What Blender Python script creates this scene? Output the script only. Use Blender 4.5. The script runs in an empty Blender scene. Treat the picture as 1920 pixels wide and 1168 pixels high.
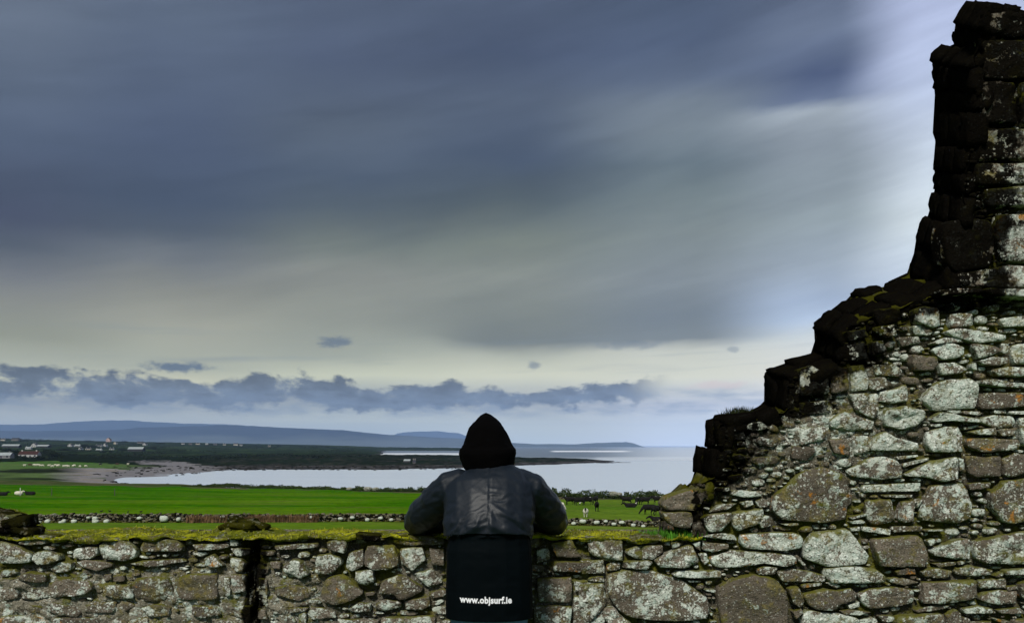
import bpy, bmesh, math, random
import numpy as np
from mathutils import Vector, Matrix
from mathutils.bvhtree import BVHTree
random.seed(7)
sc = bpy.context.scene
# ------------------------------------------------------------------ camera
CZ = 1.5            # eye height in metres; the camera looks along +Y and is level
cam_d = bpy.data.cameras.new('camera')
cam = bpy.data.objects.new('camera', cam_d)
sc.collection.objects.link(cam)
cam.location = (0, 0, CZ)
cam.rotation_euler = (math.radians(90), 0, 0)
cam_d.sensor_width = 36.0
cam_d.lens = 36.0 * 1500 / 1920
cam_d.shift_y = 252 / 1920
cam_d.clip_start = 0.05
cam_d.clip_end = 120000
sc.camera = cam
# ------------------------------------------------------------------ view
sc.view_settings.view_transform = 'Standard'
sc.view_settings.look = 'None'
sc.view_settings.gamma = 1
sc.view_settings.use_curve_mapping = False
EXPO = 1.35
sc.view_settings.exposure = EXPO
sc.cycles.use_denoising = True
sc.cycles.max_bounces = 5
sc.cycles.diffuse_bounces = 3
sc.cycles.volume_bounces = 1

# ------------------------------------------------------------------ node helper
class S:
    """a socket with arithmetic"""
    def __init__(s, tree, sock): s.t, s.s = tree, sock
    def _m(s, op, *a, clamp=False):
        n = s.t.nodes.new('ShaderNodeMath'); n.operation = op; n.use_clamp = clamp
        for i, v in enumerate((s,) + a):
            if isinstance(v, S): s.t.links.new(v.s, n.inputs[i])
            else: n.inputs[i].default_value = v
        return S(s.t, n.outputs[0])
    def __add__(s, o): return s._m('ADD', o)
    __radd__ = __add__
    def __sub__(s, o): return s._m('SUBTRACT', o)
    def __rsub__(s, o): return (s * -1.0) + o
    def __mul__(s, o): return s._m('MULTIPLY', o)
    __rmul__ = __mul__
    def __truediv__(s, o): return s._m('DIVIDE', o)
    def abs(s): return s._m('ABSOLUTE')
    def pow(s, o): return s._m('POWER', o)
    def max(s, o): return s._m('MAXIMUM', o)
    def min(s, o): return s._m('MINIMUM', o)
    def clamp(s): return s._m('ADD', 0.0, clamp=True)
    def step(s, a, b):
        n = s.t.nodes.new('ShaderNodeMapRange'); n.interpolation_type = 'SMOOTHSTEP'
        s.t.links.new(s.s, n.inputs[0])
        for i, v in ((1, a), (2, b)):
            if isinstance(v, S): s.t.links.new(v.s, n.inputs[i])
            else: n.inputs[i].default_value = v
        return S(s.t, n.outputs[0])
def vec(t, x, y, z):
    n = t.nodes.new('ShaderNodeCombineXYZ')
    for i, v in enumerate((x, y, z)):
        if isinstance(v, S): t.links.new(v.s, n.inputs[i])
        else: n.inputs[i].default_value = v
    return S(t, n.outputs[0])
def sep(v):
    n = v.t.nodes.new('ShaderNodeSeparateXYZ'); v.t.links.new(v.s, n.inputs[0])
    return [S(v.t, o) for o in n.outputs]
def vscale(v, sx, sy=None, sz=None):
    n = v.t.nodes.new('ShaderNodeVectorMath'); n.operation = 'MULTIPLY'
    v.t.links.new(v.s, n.inputs[0]); n.inputs[1].default_value = (sx, sx if sy is None else sy, sx if sz is None else sz)
    return S(v.t, n.outputs[0])
def vadd(v, o):
    n = v.t.nodes.new('ShaderNodeVectorMath'); n.operation = 'ADD'
    v.t.links.new(v.s, n.inputs[0])
    if isinstance(o, S): v.t.links.new(o.s, n.inputs[1])
    else: n.inputs[1].default_value = o
    return S(v.t, n.outputs[0])
def noise(v, scale, detail=4, rough=.55, dist=0.0, col=False):
    n = v.t.nodes.new('ShaderNodeTexNoise'); v.t.links.new(v.s, n.inputs['Vector'])
    n.inputs['Scale'].default_value = scale; n.inputs['Detail'].default_value = detail
    n.inputs['Roughness'].default_value = rough; n.inputs['Distortion'].default_value = dist
    return S(v.t, n.outputs[1 if col else 0])
def voro(v, scale, rnd=1.0, feature='F1'):
    n = v.t.nodes.new('ShaderNodeTexVoronoi'); n.feature = feature
    v.t.links.new(v.s, n.inputs['Vector']); n.inputs['Scale'].default_value = scale
    n.inputs['Randomness'].default_value = rnd
    return S(v.t, n.outputs['Distance']), S(v.t, n.outputs['Color'])
def cscale(v, k):
    n = v.t.nodes.new('ShaderNodeVectorMath'); n.operation = 'SCALE'
    v.t.links.new(v.s, n.inputs[0]); v.t.links.new(k.s, n.inputs['Scale'])
    return S(v.t, n.outputs[0])
def mixc(t, f, a, b):
    n = t.nodes.new('ShaderNodeMix'); n.data_type = 'RGBA'; n.clamp_factor = True
    for sk, v in ((n.inputs[0], f), (n.inputs[6], a), (n.inputs[7], b)):
        if isinstance(v, S): t.links.new(v.s, sk)
        elif isinstance(v, (int, float)): sk.default_value = v
        else: sk.default_value = (*v[:3], 1)
    return S(t, n.outputs[2])
def ramp(v, stops, interp='EASE'):
    n = v.t.nodes.new('ShaderNodeValToRGB'); v.t.links.new(v.s, n.inputs[0])
    r = n.color_ramp; r.interpolation = interp
    while len(r.elements) > 1: r.elements.remove(r.elements[-1])
    r.elements[0].position = stops[0][0]; r.elements[0].color = (*stops[0][1], 1)
    for p, c in stops[1:]:
        e = r.elements.new(p); e.color = (*c, 1)
    return S(v.t, n.outputs[0])
def lin(c): return tuple(((x / 255) / 12.92 if x < 10.3 else ((x / 255 + .055) / 1.055) ** 2.4) for x in c)
def half(c): return tuple(x * 2 ** -EXPO for x in lin(c))      # radiance that shows as this colour at exposure +1

# ------------------------------------------------------------------ world
SUN = Vector((-0.30, -0.85, 1.0)).normalized()
sun_el = math.asin(SUN.z); sun_az = math.atan2(SUN.x, SUN.y)
w = bpy.data.worlds.new('World'); sc.world = w; w.use_nodes = True
T = w.node_tree; T.nodes.clear()
tc = T.nodes.new('ShaderNodeTexCoord')
X, Y, Z = sep(S(T, tc.outputs['Generated']))
az = X._m('ARCTAN2', Y)                       # 0 ahead, + to the right
hr = (X * X + Y * Y)._m('SQRT')
el = Z._m('ARCTAN2', hr)
pe = lambda px, py: math.atan((836 - py) / 1500 * math.cos(math.atan((px - 960) / 1500)))
pa = lambda px: math.atan((px - 960) / 1500)
# slow warp so that nothing in the cloud sheet runs ruler straight
P = vec(T, az * 1.0, el * 3.2 - az * .6, 0.0)
wn = noise(P, 2.2, 3, .55)
wn2 = noise(vadd(P, (7.3, 2.1, 0)), 5.5, 4, .6)
elw = el + (wn - .5) * .050 + (wn2 - .5) * .022
low = el.step(.035, .14)
ele = elw * low + el * (1.0 - low)
COLS = {   # elevation profile of the cloud sheet at seven bearings: (photo row, displayed colour)
 0:    [(-400,(92,102,122)),(0,(99,110,134)),(120,(94,106,132)),(250,(82,94,122)),(390,(70,82,110)),(455,(86,95,116)),(510,(116,122,130)),(570,(136,141,139)),(640,(146,153,148)),(690,(172,180,175)),(722,(190,196,186)),(750,(150,163,180)),(800,(168,184,202)),(836,(150,175,212))],
 320:  [(-400,(88,98,120)),(0,(92,104,130)),(120,(88,100,128)),(260,(80,92,122)),(370,(74,86,113)),(430,(84,94,115)),(490,(112,119,126)),(550,(136,140,136)),(620,(158,162,154)),(690,(168,176,170)),(715,(196,200,186)),(750,(150,163,180)),(800,(168,184,202)),(836,(150,175,212))],
 640:  [(-400,(84,94,116)),(0,(84,95,122)),(120,(82,93,122)),(240,(88,99,122)),(330,(78,90,114)),(400,(84,95,112)),(460,(112,120,124)),(520,(134,139,135)),(600,(142,148,142)),(665,(160,168,162)),(705,(196,202,188)),(750,(146,160,178)),(790,(172,188,204)),(836,(158,182,212))],
 960:  [(-400,(80,90,112)),(0,(78,89,116)),(100,(74,85,114)),(190,(84,95,120)),(300,(74,86,112)),(380,(86,97,110)),(450,(118,126,126)),(520,(132,139,134)),(590,(122,130,128)),(640,(118,127,130)),(665,(176,182,172)),(705,(204,208,194)),(760,(160,172,188)),(800,(176,192,208)),(836,(174,194,218))],
 1280: [(-400,(78,88,112)),(0,(76,88,116)),(80,(80,92,122)),(140,(94,106,134)),(190,(114,125,144)),(250,(116,127,143)),(310,(102,115,130)),(370,(114,126,136)),(440,(129,139,146)),(520,(126,136,142)),(590,(114,125,134)),(636,(122,132,138)),(656,(196,200,192)),(710,(208,211,200)),(760,(178,188,206)),(800,(184,198,216)),(836,(184,200,224))],
 1540: [(-400,(92,102,124)),(0,(92,103,131)),(60,(108,120,150)),(110,(94,106,138)),(145,(78,90,126)),(185,(98,110,142)),(207,(158,168,184)),(260,(140,150,166)),(340,(136,147,161)),(420,(145,157,169)),(500,(152,165,178)),(560,(163,180,204)),(600,(178,196,220)),(636,(196,206,212)),(700,(214,214,208)),(760,(200,208,224)),(836,(196,208,230))],
 1760: [(-400,(150,162,190)),(0,(180,192,224)),(150,(184,197,224)),(300,(196,208,222)),(420,(203,214,220)),(520,(196,210,228)),(640,(206,214,222)),(700,(214,216,216)),(760,(206,212,228)),(836,(200,210,230))],
}
E0, E1 = -.02, .85
cc = None; keys = sorted(COLS)
azw = az + (wn - .5) * .10
# the air in front of the sky (the haze box below) adds its own pale blue; these are the colours behind it
HAZE_D, HAZE_TOP, HAZE_FAR = 5.0e-5, 640.0, 23500.0
HAZE_C = (.085, .13, .22)
def behind_air(c, e):
    L = min(HAZE_FAR, HAZE_TOP / max(math.tan(e), 1e-4)); t_ = math.exp(-HAZE_D * L)
    return tuple(max(.02, (v - (1 - t_) * h) / t_) for v, h in zip(half(c), HAZE_C))
for i, k in enumerate(keys):
    pts_ = COLS[k]; fine_ = [(py, (c[0] + 1, c[1] + 2, c[2] - 3) if (py < 480 and k < 1700) else ((c[0] + 3, c[1] + 3, c[2] + 4) if py < 640 else c)) for py, c in pts_]
    st = sorted(((pe(k, py) - E0) / (E1 - E0), behind_air(c, pe(k, py))) for py, c in fine_)
    r = ramp((ele - E0) / (E1 - E0), st, 'LINEAR')
    if cc is None: cc = r
    else: cc = mixc(T, azw.step(pa(keys[i - 1]) + .01, pa(k) - .01), cc, r)
# the bright gap in the cloud fades back into the general sheet well beyond the frame, and the zenith is plain cloud
plain = half((118, 128, 146))
cc = mixc(T, az.abs().step(.85, 1.9), cc, plain)
cc = mixc(T, el.step(.62, 1.0), cc, plain)
# long streaks of the sheet, rising to the right
st1 = noise(vec(T, az * 1.1, el * 7.0 - az * 1.45, 0.0), 2.6, 5, .6, .3)
st2 = noise(vec(T, az * 2.0, el * 17.0 - az * 3.2, 3.0), 2.2, 5, .62, .4)
st3 = noise(vec(T, az * 6.0, el * 22.0 - az * 4.0, 9.0), 3.0, 5, .6, .6)
kst = ((st1 - .5) * .62 + (st2 - .5) * .38 + (st3 - .5) * .12) * el.step(.10, .22) + 1.0
cc = cscale(cc, kst)
# ragged lower edge of the sheet and thin horizontal bars near the horizon
bars = noise(vec(T, az * 2.2, el * 46.0 - az * 2.0, 5.0), 1.6, 4, .6)
cc = mixc(T, bars.step(.50, .74) * el.step(.082, .10) * (1.0 - el.step(.125, .15)) * .40, cc, half((132, 142, 142)))
# low cumulus rank
bump = noise(vec(T, az * 1.0, el * 1.9, 1.7), 17.0, 7, .62, .2)
big = noise(vec(T, az * 1.0, 0.0, 4.1), 7.5, 3, .5)
topc = .0765 + (big - .5) * .075 - az.step(-.02, .20) * .006
botc = .0535 + (big - .5) * .006 + az.step(-.2, .15) * .011
bump2 = noise(vec(T, az * 1.0, el * 1.6, 6.3), 44.0, 5, .6)
dens = (bump - .5) * 4.4 + (bump2 - .5) * 1.2 + 1.52 - (el - topc + .006).max(0.0) * 82.0 - (botc - el).max(0.0) * 60.0 - (1.0 - az.step(-.58, -.46)) * .35
ext = 1.0 - az.step(.13, .205)
cu = dens.step(.66, 1.30) * ext
shade = (el - .055) * 9.0 + (bump - .5) * 1.6 + (bump2 - .5) * 1.0
cuc = mixc(T, shade.step(-.2, .42), half((106, 118, 132)), half((66, 72, 78)))
cc = mixc(T, cu * .93, cc, cuc)
# thin paler veil under and right of them
veil = noise(vec(T, az * 2.0, el * 9.0, 8.0), 7.0, 5, .6)
vm = el.step(.028, .045) * (1.0 - el.step(.060, .078)) * (1.0 - az.step(.26, .42))
cc = mixc(T, veil.step(.38, .66) * vm * .62, cc, half((126, 142, 160)))
# a few lone scraps
for sx, sy, sw, sh, k in ((632, 641, 34, 11, .8), (330, 688, 60, 10, .95), (1000, 684, 13, 9, .6), (1185, 646, 70, 9, .45), (1376, 655, 14, 6, .4), (1345, 722, 60, 9, -.6)):
    qx = (az - pa(sx)) / (sw / 1500); qy = (el - pe(sx, sy)) / (sh / 1500)
    rr = (qx * qx + qy * qy)._m('SQRT') + (noise(vec(T, az, el * 1.6, sx * .01), 60.0, 5, .65) - .5) * 2.4
    m = (1.0 - rr.step(.35, 1.15)) * abs(k)
    cc = mixc(T, m, cc, half((92, 105, 116)) if k > 0 else half((232, 208, 196)))
sky = T.nodes.new('ShaderNodeTexSky'); sky.sky_type = 'NISHITA'; sky.sun_disc = False
sky.sun_elevation = sun_el; sky.sun_rotation = sun_az
b1 = T.nodes.new('ShaderNodeBackground'); b1.inputs[1].default_value = .05; T.links.new(sky.outputs[0], b1.inputs[0])
b2 = T.nodes.new('ShaderNodeBackground'); b2.inputs[1].default_value = 1.0; T.links.new(cc.s, b2.inputs[0])
mx = T.nodes.new('ShaderNodeMixShader'); mx.inputs[0].default_value = .97
T.links.new(b1.outputs[0], mx.inputs[1]); T.links.new(b2.outputs[0], mx.inputs[2])
wo = T.nodes.new('ShaderNodeOutputWorld'); T.links.new(mx.outputs[0], wo.inputs[0])
w.cycles.sampling_method = 'MANUAL'; w.cycles.sample_map_resolution = 512
# ------------------------------------------------------------------ sun behind thin cloud
sd = bpy.data.lights.new('sun', 'SUN'); sd.energy = 1.5; sd.angle = math.radians(10); sd.color = (1, .96, .88)
so = bpy.data.objects.new('sun', sd); sc.collection.objects.link(so)
so.rotation_euler = SUN.to_track_quat('Z', 'Y').to_euler(); so.location = (3, -10, 12)

# ------------------------------------------------------------------ numpy noise
def _hash(ix, iy, iz, seed):
    n = (ix * 374761393 + iy * 668265263 + iz * 1440662683 + seed * 2147483647) & 0xffffffff
    n = ((n ^ (n >> 13)) * 1274126177) & 0xffffffff
    n = ((n ^ (n >> 16)) * 2246822519) & 0xffffffff
    return ((n ^ (n >> 15)) & 0xffffff) / float(0xffffff)
def vnoise(x, y, z=0.0, seed=0):
    x, y, z = np.broadcast_arrays(np.asarray(x, float), np.asarray(y, float), np.asarray(z, float))
    xi, yi, zi = np.floor(x).astype(np.int64), np.floor(y).astype(np.int64), np.floor(z).astype(np.int64)
    fx, fy, fz = x - xi, y - yi, z - zi
    fx, fy, fz = (f * f * (3 - 2 * f) for f in (fx, fy, fz))
    r = 0
    for a in (0, 1):
        for b in (0, 1):
            for c in (0, 1):
                r = r + _hash(xi + a, yi + b, zi + c, seed) * (fx if a else 1 - fx) * (fy if b else 1 - fy) * (fz if c else 1 - fz)
    return r * 2 - 1
def fbm(x, y, z=0.0, oct=4, seed=0, gain=.5):
    r = 0; a = 1; s = 0
    for o in range(oct):
        r = r + a * vnoise(np.asarray(x) * 2 ** o, np.asarray(y) * 2 ** o, np.asarray(z) * 2 ** o, seed + o); s += a; a *= gain
    return r / s

# ------------------------------------------------------------------ mesh helpers
C = sc.collection
def mesh_obj(name, verts, faces, mat=None, parent=None, smooth=True, cols=None, colname='Col', kind=None, mats=None):
    me = bpy.data.meshes.new(name)
    me.from_pydata([tuple(v) for v in verts], [], [tuple(f) for f in faces])
    for m in (mats or ([mat] if mat else [])): me.materials.append(m)
    if smooth: me.polygons.foreach_set('use_smooth', [True] * len(me.polygons))
    if cols is not None:
        a = me.color_attributes.new(colname, 'FLOAT_COLOR', 'POINT')
        arr = np.ones((len(verts), 4)); arr[:, :3] = np.asarray(cols); a.data.foreach_set('color', arr.ravel())
    me.update()
    o = bpy.data.objects.new(name, me); C.objects.link(o)
    if parent: o.parent = parent
    if kind: o['kind'] = kind
    return o
def thing(name, label, cat, loc=(0, 0, 0), rz=0, group=None):
    o = bpy.data.objects.new(name, None); C.objects.link(o)
    o.location = loc; o.rotation_euler = (0, 0, rz); o.empty_display_size = .2
    o['label'] = label; o['category'] = cat
    if group: o['group'] = group
    return o
def at(px, py, D):      # the point seen at photo pixel (px,py) at depth D
    return Vector(((px - 960) / 1500 * D, D, CZ - (py - 836) / 1500 * D))
def new_mat(name):
    m = bpy.data.materials.new(name); m.use_nodes = True
    t = m.node_tree; t.nodes.clear()
    b = t.nodes.new('ShaderNodeBsdfPrincipled'); o = t.nodes.new('ShaderNodeOutputMaterial')
    t.links.new(b.outputs[0], o.inputs[0])
    tcn = t.nodes.new('ShaderNodeTexCoord')
    return m, t, b, S(t, tcn.outputs['Object'])
def plug(t, v, sock):
    if isinstance(v, S): t.links.new(v.s, sock)
    elif isinstance(v, (int, float)): sock.default_value = v
    else: sock.default_value = (*v[:3], 1)
def bump(t, b, h, strength=.5, dist=.01):
    n = t.nodes.new('ShaderNodeBump'); n.inputs['Strength'].default_value = strength; n.inputs['Distance'].default_value = dist
    t.links.new(h.s, n.inputs['Height']); t.links.new(n.outputs[0], b.inputs['Normal'])
def attr(t, name):
    n = t.nodes.new('ShaderNodeAttribute'); n.attribute_name = name
    return S(t, n.outputs['Color'])
def simple(name, col, rough=.8, spec=.3, var=.25, scale=3.0, bmp=0.0):
    m, t, b, co = new_mat(name)
    n = noise(co, scale, 4, .6)
    c = mixc(t, n.step(.3, .7), tuple(x * (1 - var) for x in col), tuple(min(1, x * (1 + var)) for x in col))
    plug(t, c, b.inputs['Base Color']); b.inputs['Roughness'].default_value = rough
    b.inputs['Specular IOR Level'].default_value = spec
    if bmp: bump(t, b, noise(co, scale * 6, 4, .6), .6, bmp)
    return m
# ------------------------------------------------------------------ ground: one sheet, built from feature lines
SEA = -12.0
W_ = -14.2
def zz(py, D): return CZ - (py - 836) / 1500 * D
# features per bearing: F0 foot of ruin, F1, F2, F3 field wall, F4 field's far edge, F5 foot of bank, F6 (dip), F7 next shore,
# F8 pasture's end / rock, F9 crest, F10 behind, F11 second land's shore, F12 its crest, F13 sea again
def col(*fs):
    out = []
    for a, D in fs:
        out.append((D, W_ if a == 'w' else (zz(a, D) if a is not None else None)))
    return out
N0 = ((848, 8), (930, 25), (953.5, 60), (976, 75))
near = [(5, -.25), (25, -2.9), (60, -4.75)]
F3Y = []
def mk(*fs): return near + [(75, None)] + col(*fs)
FE = {
 -400: mk((905,200),(899,225),(896,260),(893,300),(866,560),(856,700),(842,1300),(832,2000),(822,2600),('w',4000)),
 0:    mk((905,200),(899,230),(896,262),(893,300),(866,560),(856,700),(842,1300),(832,2000),(822,2600),('w',4000)),
 100:  mk((907,205),(901,240),(896,280),(889,330),(866,560),(857,700),(843,1300),(833,2000),(825,2700),('w',4000)),
 200:  mk((909,205),(906,258),(897,310),(886,380),(868,560),(860,700),(846,1300),(835,2000),(827,2700),('w',4000)),
 260:  mk((911,205),(907,258),('w',300),(893,352),(872,520),(866,640),(846,1300),(835.5,2050),(828,2750),('w',4100)),
 340:  mk((912,205),(908,257),('w',300),(892,364),(877,480),(869,600),(846,1300),(836,2100),(829,2800),('w',4200)),
 430:  mk((914,210),(914.5,255),('w',275),(881,450),(875,500),(862,620),(850,1300),(838,2200),(831,3000),('w',4500)),
 600:  mk((917,205),(922,228),('w',240),(880,460),(873,520),(853,760),(848,1300),(840,2200),(834,3000),('w',4500)),
 680:  mk((920,195),(928,215),('w',230),(880,460),(873,520),(852,780),(850,1150),(842,2300),(836.5,2900),('w',4500)),
 730:  mk((921,190),(931,210),('w',225),(880,460),(873,520),(852,790),('w',1000),(845,2300),(838,2700),('w',3600)),
 860:  mk((924,182),(937,200),('w',215),(878,482),(872,530),(853,810),('w',1000),(845,2250),(839,2600),('w',3400)),
 985:  mk((929,170),(945,185),('w',200),(872,562),(867,610),(857,770),('w',960),('w',2250),('w',2600),('w',3400)),
 1100: mk((933,158),(951,172),('w',188),(868,633),(864.5,680),(860.5,750),('w',900),('w',2250),('w',2600),('w',3400)),
 1180: mk((935,152),(955,165),('w',182),(866.6,662),(866,690),(865.5,715),('w',800),('w',2250),('w',2600),('w',3400)),
 1210: mk((935,152),(955,165),('w',182),('w',662),('w',690),('w',715),('w',800),('w',2250),('w',2600),('w',3400)),
 2600: mk((936,150),(955,165),('w',182),('w',662),('w',690),('w',715),('w',800),('w',2250),('w',2600),('w',3400)),
}
FK = sorted(FE)
for k in FK:      # height of the ground along the field wall
    FE[k][3] = (75, zz(float(np.interp(k, [0, 300, 700, 1000, 1240], [982, 979.5, 978, 982, 989])), 75))
FD = np.array([[f[0] for f in FE[k]] for k in FK]); FZ = np.array([[f[1] for f in FE[k]] for k in FK])
def ground_raw(px, D):
    px = np.clip(px, FK[0], FK[-1])
    j = np.clip(np.searchsorted(FK, px, side='right') - 1, 0, len(FK) - 2)
    ka = np.array(FK)[j]; kb = np.array(FK)[j + 1]
    f = (px - ka) / (kb - ka)
    d = FD[j] * (1 - f)[:, None] + FD[j + 1] * f[:, None]
    z = FZ[j] * (1 - f)[:, None] + FZ[j + 1] * f[:, None]
    n = d.shape[1]
    k = (D[:, None] >= d).sum(1) - 1
    kk = np.clip(k, 0, n - 2)
    r = np.arange(len(D))
    g = np.clip((D - d[r, kk]) / (d[r, kk + 1] - d[r, kk]), 0, 1)
    Zv = z[r, kk] * (1 - g) + z[r, kk + 1] * g
    Zv = np.where(k < 0, -.25 * np.clip((D - 4.3) / .7, 0, 1), Zv)
    return Zv, kk + g - np.where(k < 0, 1, 0)
def ground_z(x, y):
    x = np.atleast_1d(np.asarray(x, float)); y = np.atleast_1d(np.asarray(y, float))
    r = np.hypot(x, y); a = np.arctan2(x, y)
    ca = np.clip(np.abs(a), 0, 1.05)
    D = np.where(np.abs(a) < 1.05, r * np.cos(a), r * math.cos(1.05))
    px = 960 + 1500 * np.tan(np.clip(a, -1.05, 1.05))
    D = D * (1 + .018 * fbm(x / 60, y / 60, 0, 3, 5) * np.clip((D - 120) / 200, 0, 1))
    z, k = ground_raw(px + 14 * fbm(x / 90, y / 90, 0, 3, 9) * np.clip((D - 150) / 200, 0, 1), D)
    amp = np.clip((D - 90) / 400, 0, 1) * np.clip(z + 12.3, 0, 1.5)
    z = z + amp * (.55 * fbm(x / 28, y / 28, 0, 4, 21) + .35 * fbm(x / 6, y / 6, 0, 3, 23) * (k > 6))
    z = z + .05 * fbm(x / 3, y / 3, 0, 3, 25) * np.clip((D - 6) / 8, 0, 1)
    return z, k, D, px
def gz(x, y): return float(ground_z(x, y)[0][0])
def on(px, D, dz=0.0):
    x = (px - 960) / 1500 * D
    return Vector((x, D, gz(x, D) + dz))

azs = np.concatenate([np.linspace(-math.pi, -.66, 60)[:-1], np.linspace(-.66, .66, 760), np.linspace(.66, math.pi, 60)[1:-1]])
rs = np.concatenate([np.linspace(.3, 6, 12)[:-1], np.geomspace(6, 62, 24)[:-1], np.geomspace(62, 900, 300)[:-1], np.geomspace(900, 5200, 130)])
A, R = np.meshgrid(azs, rs)
gx, gy = (R * np.sin(A)).ravel(), (R * np.cos(A)).ravel()
gzv, gk, gD, gpx = ground_z(gx, gy)
# what covers the ground
def mixn(c0, c1, f): f = np.clip(f, 0, 1)[:, None]; return c0 * (1 - f) + c1 * f
def cst(*c): return np.tile(np.array(c, float), (len(gx), 1))
grass = cst(.022, .100, .0012); grass_y = cst(.062, .138, .002); past = cst(.070, .110, .036); scrub = cst(.0055, .0075, .004)
rock = cst(.030, .028, .024); shing = cst(.185, .178, .185); tan = cst(.19, .155, .09); dkgreen = cst(.007, .014, .0045); turf = cst(.03, .055, .012)
n1 = fbm(gx / 22, gy / 22, 0, 4, 31); n2 = fbm(gx / 5, gy / 5, 0, 4, 33); n3 = fbm(gx / 60, gy / 60, 0, 3, 35)
kn = gk + .16 * n2 + .10 * n1
nA = fbm(gx / 34, gD / 9, 0, 4, 38); nB = fbm(gx / 9, gD / 3.0, 0, 3, 39)
c = mixn(grass, grass_y, np.interp(gD, [75, 110, 200], [.80, .45, .25]) + 1.1 * nA + .5 * nB)
c = mixn(c, cst(.085, .095, .022), np.clip(1.6 * fbm(gx / 18, gD / 5, 0, 4, 40) - .35, 0, .6))
c = mixn(c, tan * .6, (gD < 84) * .0 + np.clip((fbm(gx / 8, gy / 2.5, 0, 3, 41) - .55) * 2, 0, .5))
L = gpx < 520
c = mixn(c, cst(.105, .150, .020), np.clip((gpx - 860) / 250, 0, .55) + np.clip((92 - gD) / 40, 0, .4) + .3 * nA)
bank = mixn(turf, tan * .5, .35 + .9 * n2)
c = np.where(((kn > 3.92) & (kn <= 5.0))[:, None], bank, c)
bk2 = mixn(scrub * 2, past, np.clip(.35 + 1.2 * n1, 0, 1))
shg = mixn(shing, tan * .9, .15 + .9 * n2)
wshing = np.clip((gpx - 95 + 30 * n1) / 60, 0, 1) * np.clip((430 - gpx + 20 * n2) / 60, 0, 1)
mid = mixn(bk2, shg, wshing)
c = np.where(((kn > 5.0) & (kn <= 7.35))[:, None], mid, c)
isl = np.clip((fbm(gx / 30, gy / 12, 0, 3, 43) - .28) * 5, 0, 1) * (kn > 5.8)
c = np.where(((kn > 5.0) & (kn <= 7.35))[:, None], mixn(c, turf, isl * wshing), c)
pst = mixn(mixn(past, grass, .35 + .6 * n3), rock, np.clip((gpx - 190 + 60 * n1) / 120, 0, 1))
rk = mixn(rock, shing * .5, np.clip(n2 * 1.6 - .1, 0, 1) * .8)
c = np.where(((kn > 7.35) & (kn <= 8.02))[:, None], np.where(L[:, None], pst, rk), c)
dark = mixn(mixn(scrub, dkgreen, .5 + n1), rock * 1.5, np.clip(n2 * 1.3 - .05, 0, .8) * (gpx > 380))
c = np.where((kn > 8.02)[:, None], dark, c)
nst = fbm(gx / 160, gD / 30, 0, 4, 37)
fld = mixn(mixn(dkgreen * 1.6, past * .55, .15 + 2.2 * nst), scrub, np.clip(.35 + 1.3 * n1, 0, 1))
c = np.where((kn > 9.3)[:, None], fld, c)
shore = (gk > 4.5) & (gzv < -11.3)
c = np.where(shore[:, None], mixn(rock * .7, shing * .8, np.clip(wshing + np.clip(n2, 0, .4), 0, 1)), c)
c = np.where((gk < 0)[:, None], mixn(grass, tan * .5, .3 + n2), c)
nr, na = len(rs), len(azs)
idx = np.arange(nr * na).reshape(nr, na)
i2 = np.concatenate([idx, idx[:, :1]], 1)
q = np.stack([i2[:-1, :-1], i2[1:, :-1], i2[1:, 1:], i2[:-1, 1:]], -1).reshape(-1, 4)
def ground_mat():
    m, t, b, co = new_mat('ground_cover')
    a = attr(t, 'Col'); g = noise(co, 1.3, 6, .65); g2 = noise(vscale(co, .25, .6, .25), 1.0, 5, .6)
    g3 = noise(vscale(co, .9, .35, .9), 1.0, 4, .7)
    k = (g - .5) * 1.1 + (g2 - .5) * .9 + (g3 - .5) * .9 + 1.0
    n = t.nodes.new('ShaderNodeVectorMath'); n.operation = 'SCALE'
    t.links.new(a.s, n.inputs[0]); t.links.new(k.s, n.inputs['Scale'])
    t.links.new(n.outputs[0], b.inputs['Base Color']); b.inputs['Roughness'].default_value = .95
    b.inputs['Specular IOR Level'].default_value = .0
    bump(t, b, g, .6, .12)
    return m
go = mesh_obj('ground', np.stack([gx, gy, gzv], 1), q, ground_mat(), cols=c, kind='structure')

# ------------------------------------------------------------------ sea
def sea_mat():
    m, t, b, co = new_mat('sea_water')
    x, y, z = sep(co)
    far = y.step(650.0, 1050.0)
    wv = noise(vec(t, x * .25, y * .9, 0.0), .35, 5, .6)
    wv2 = noise(vec(t, x * .02, y * .1, 0.0), .5, 4, .6)
    mott = (wv - .5) * .5 + (wv2 - .5) * .6
    pale = mixc(t, mott + .5, (.50, .57, .66), (.62, .69, .78))  # calm bay: reflected sky put into the base colour
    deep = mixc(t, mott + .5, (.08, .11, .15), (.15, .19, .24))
    # silvery haze to the right, painted into the open water as a paler colour
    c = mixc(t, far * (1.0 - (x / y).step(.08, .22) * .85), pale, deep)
    # surf lines
    f1 = noise(vec(t, x * .006, y * .004, 2.0), 1.0, 5, .65)
    def surf(ya, yb, xa, xb):
        e = (f1 - .5) * 260.0
        return (y + e).step(ya - 60.0, ya) * (1.0 - (y + e).step(yb, yb + 60.0)) * (x / y).step(xa, xa + .01) * (1.0 - (x / y).step(xb - .02, xb))
    s = (surf(1850.0, 2300.0, .045, .155) + surf(2900.0, 3900.0, -.25, -.02) + surf(1000.0, 1500.0, -.19, .0) * .8 + surf(800.0, 960.0, .10, .45) * .3).clamp()
    c = mixc(t, s * (.75 + wv * .3), c, (.80, .83, .86))
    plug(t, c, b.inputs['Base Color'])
    plug(t, far * .3 + .22, b.inputs['Roughness'])
    b.inputs['Specular IOR Level'].default_value = .6
    bump(t, b, noise(vec(t, x * .5, y * 1.6, 0.0), 1.0, 4, .6), .5, .22)
    return m
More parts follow.
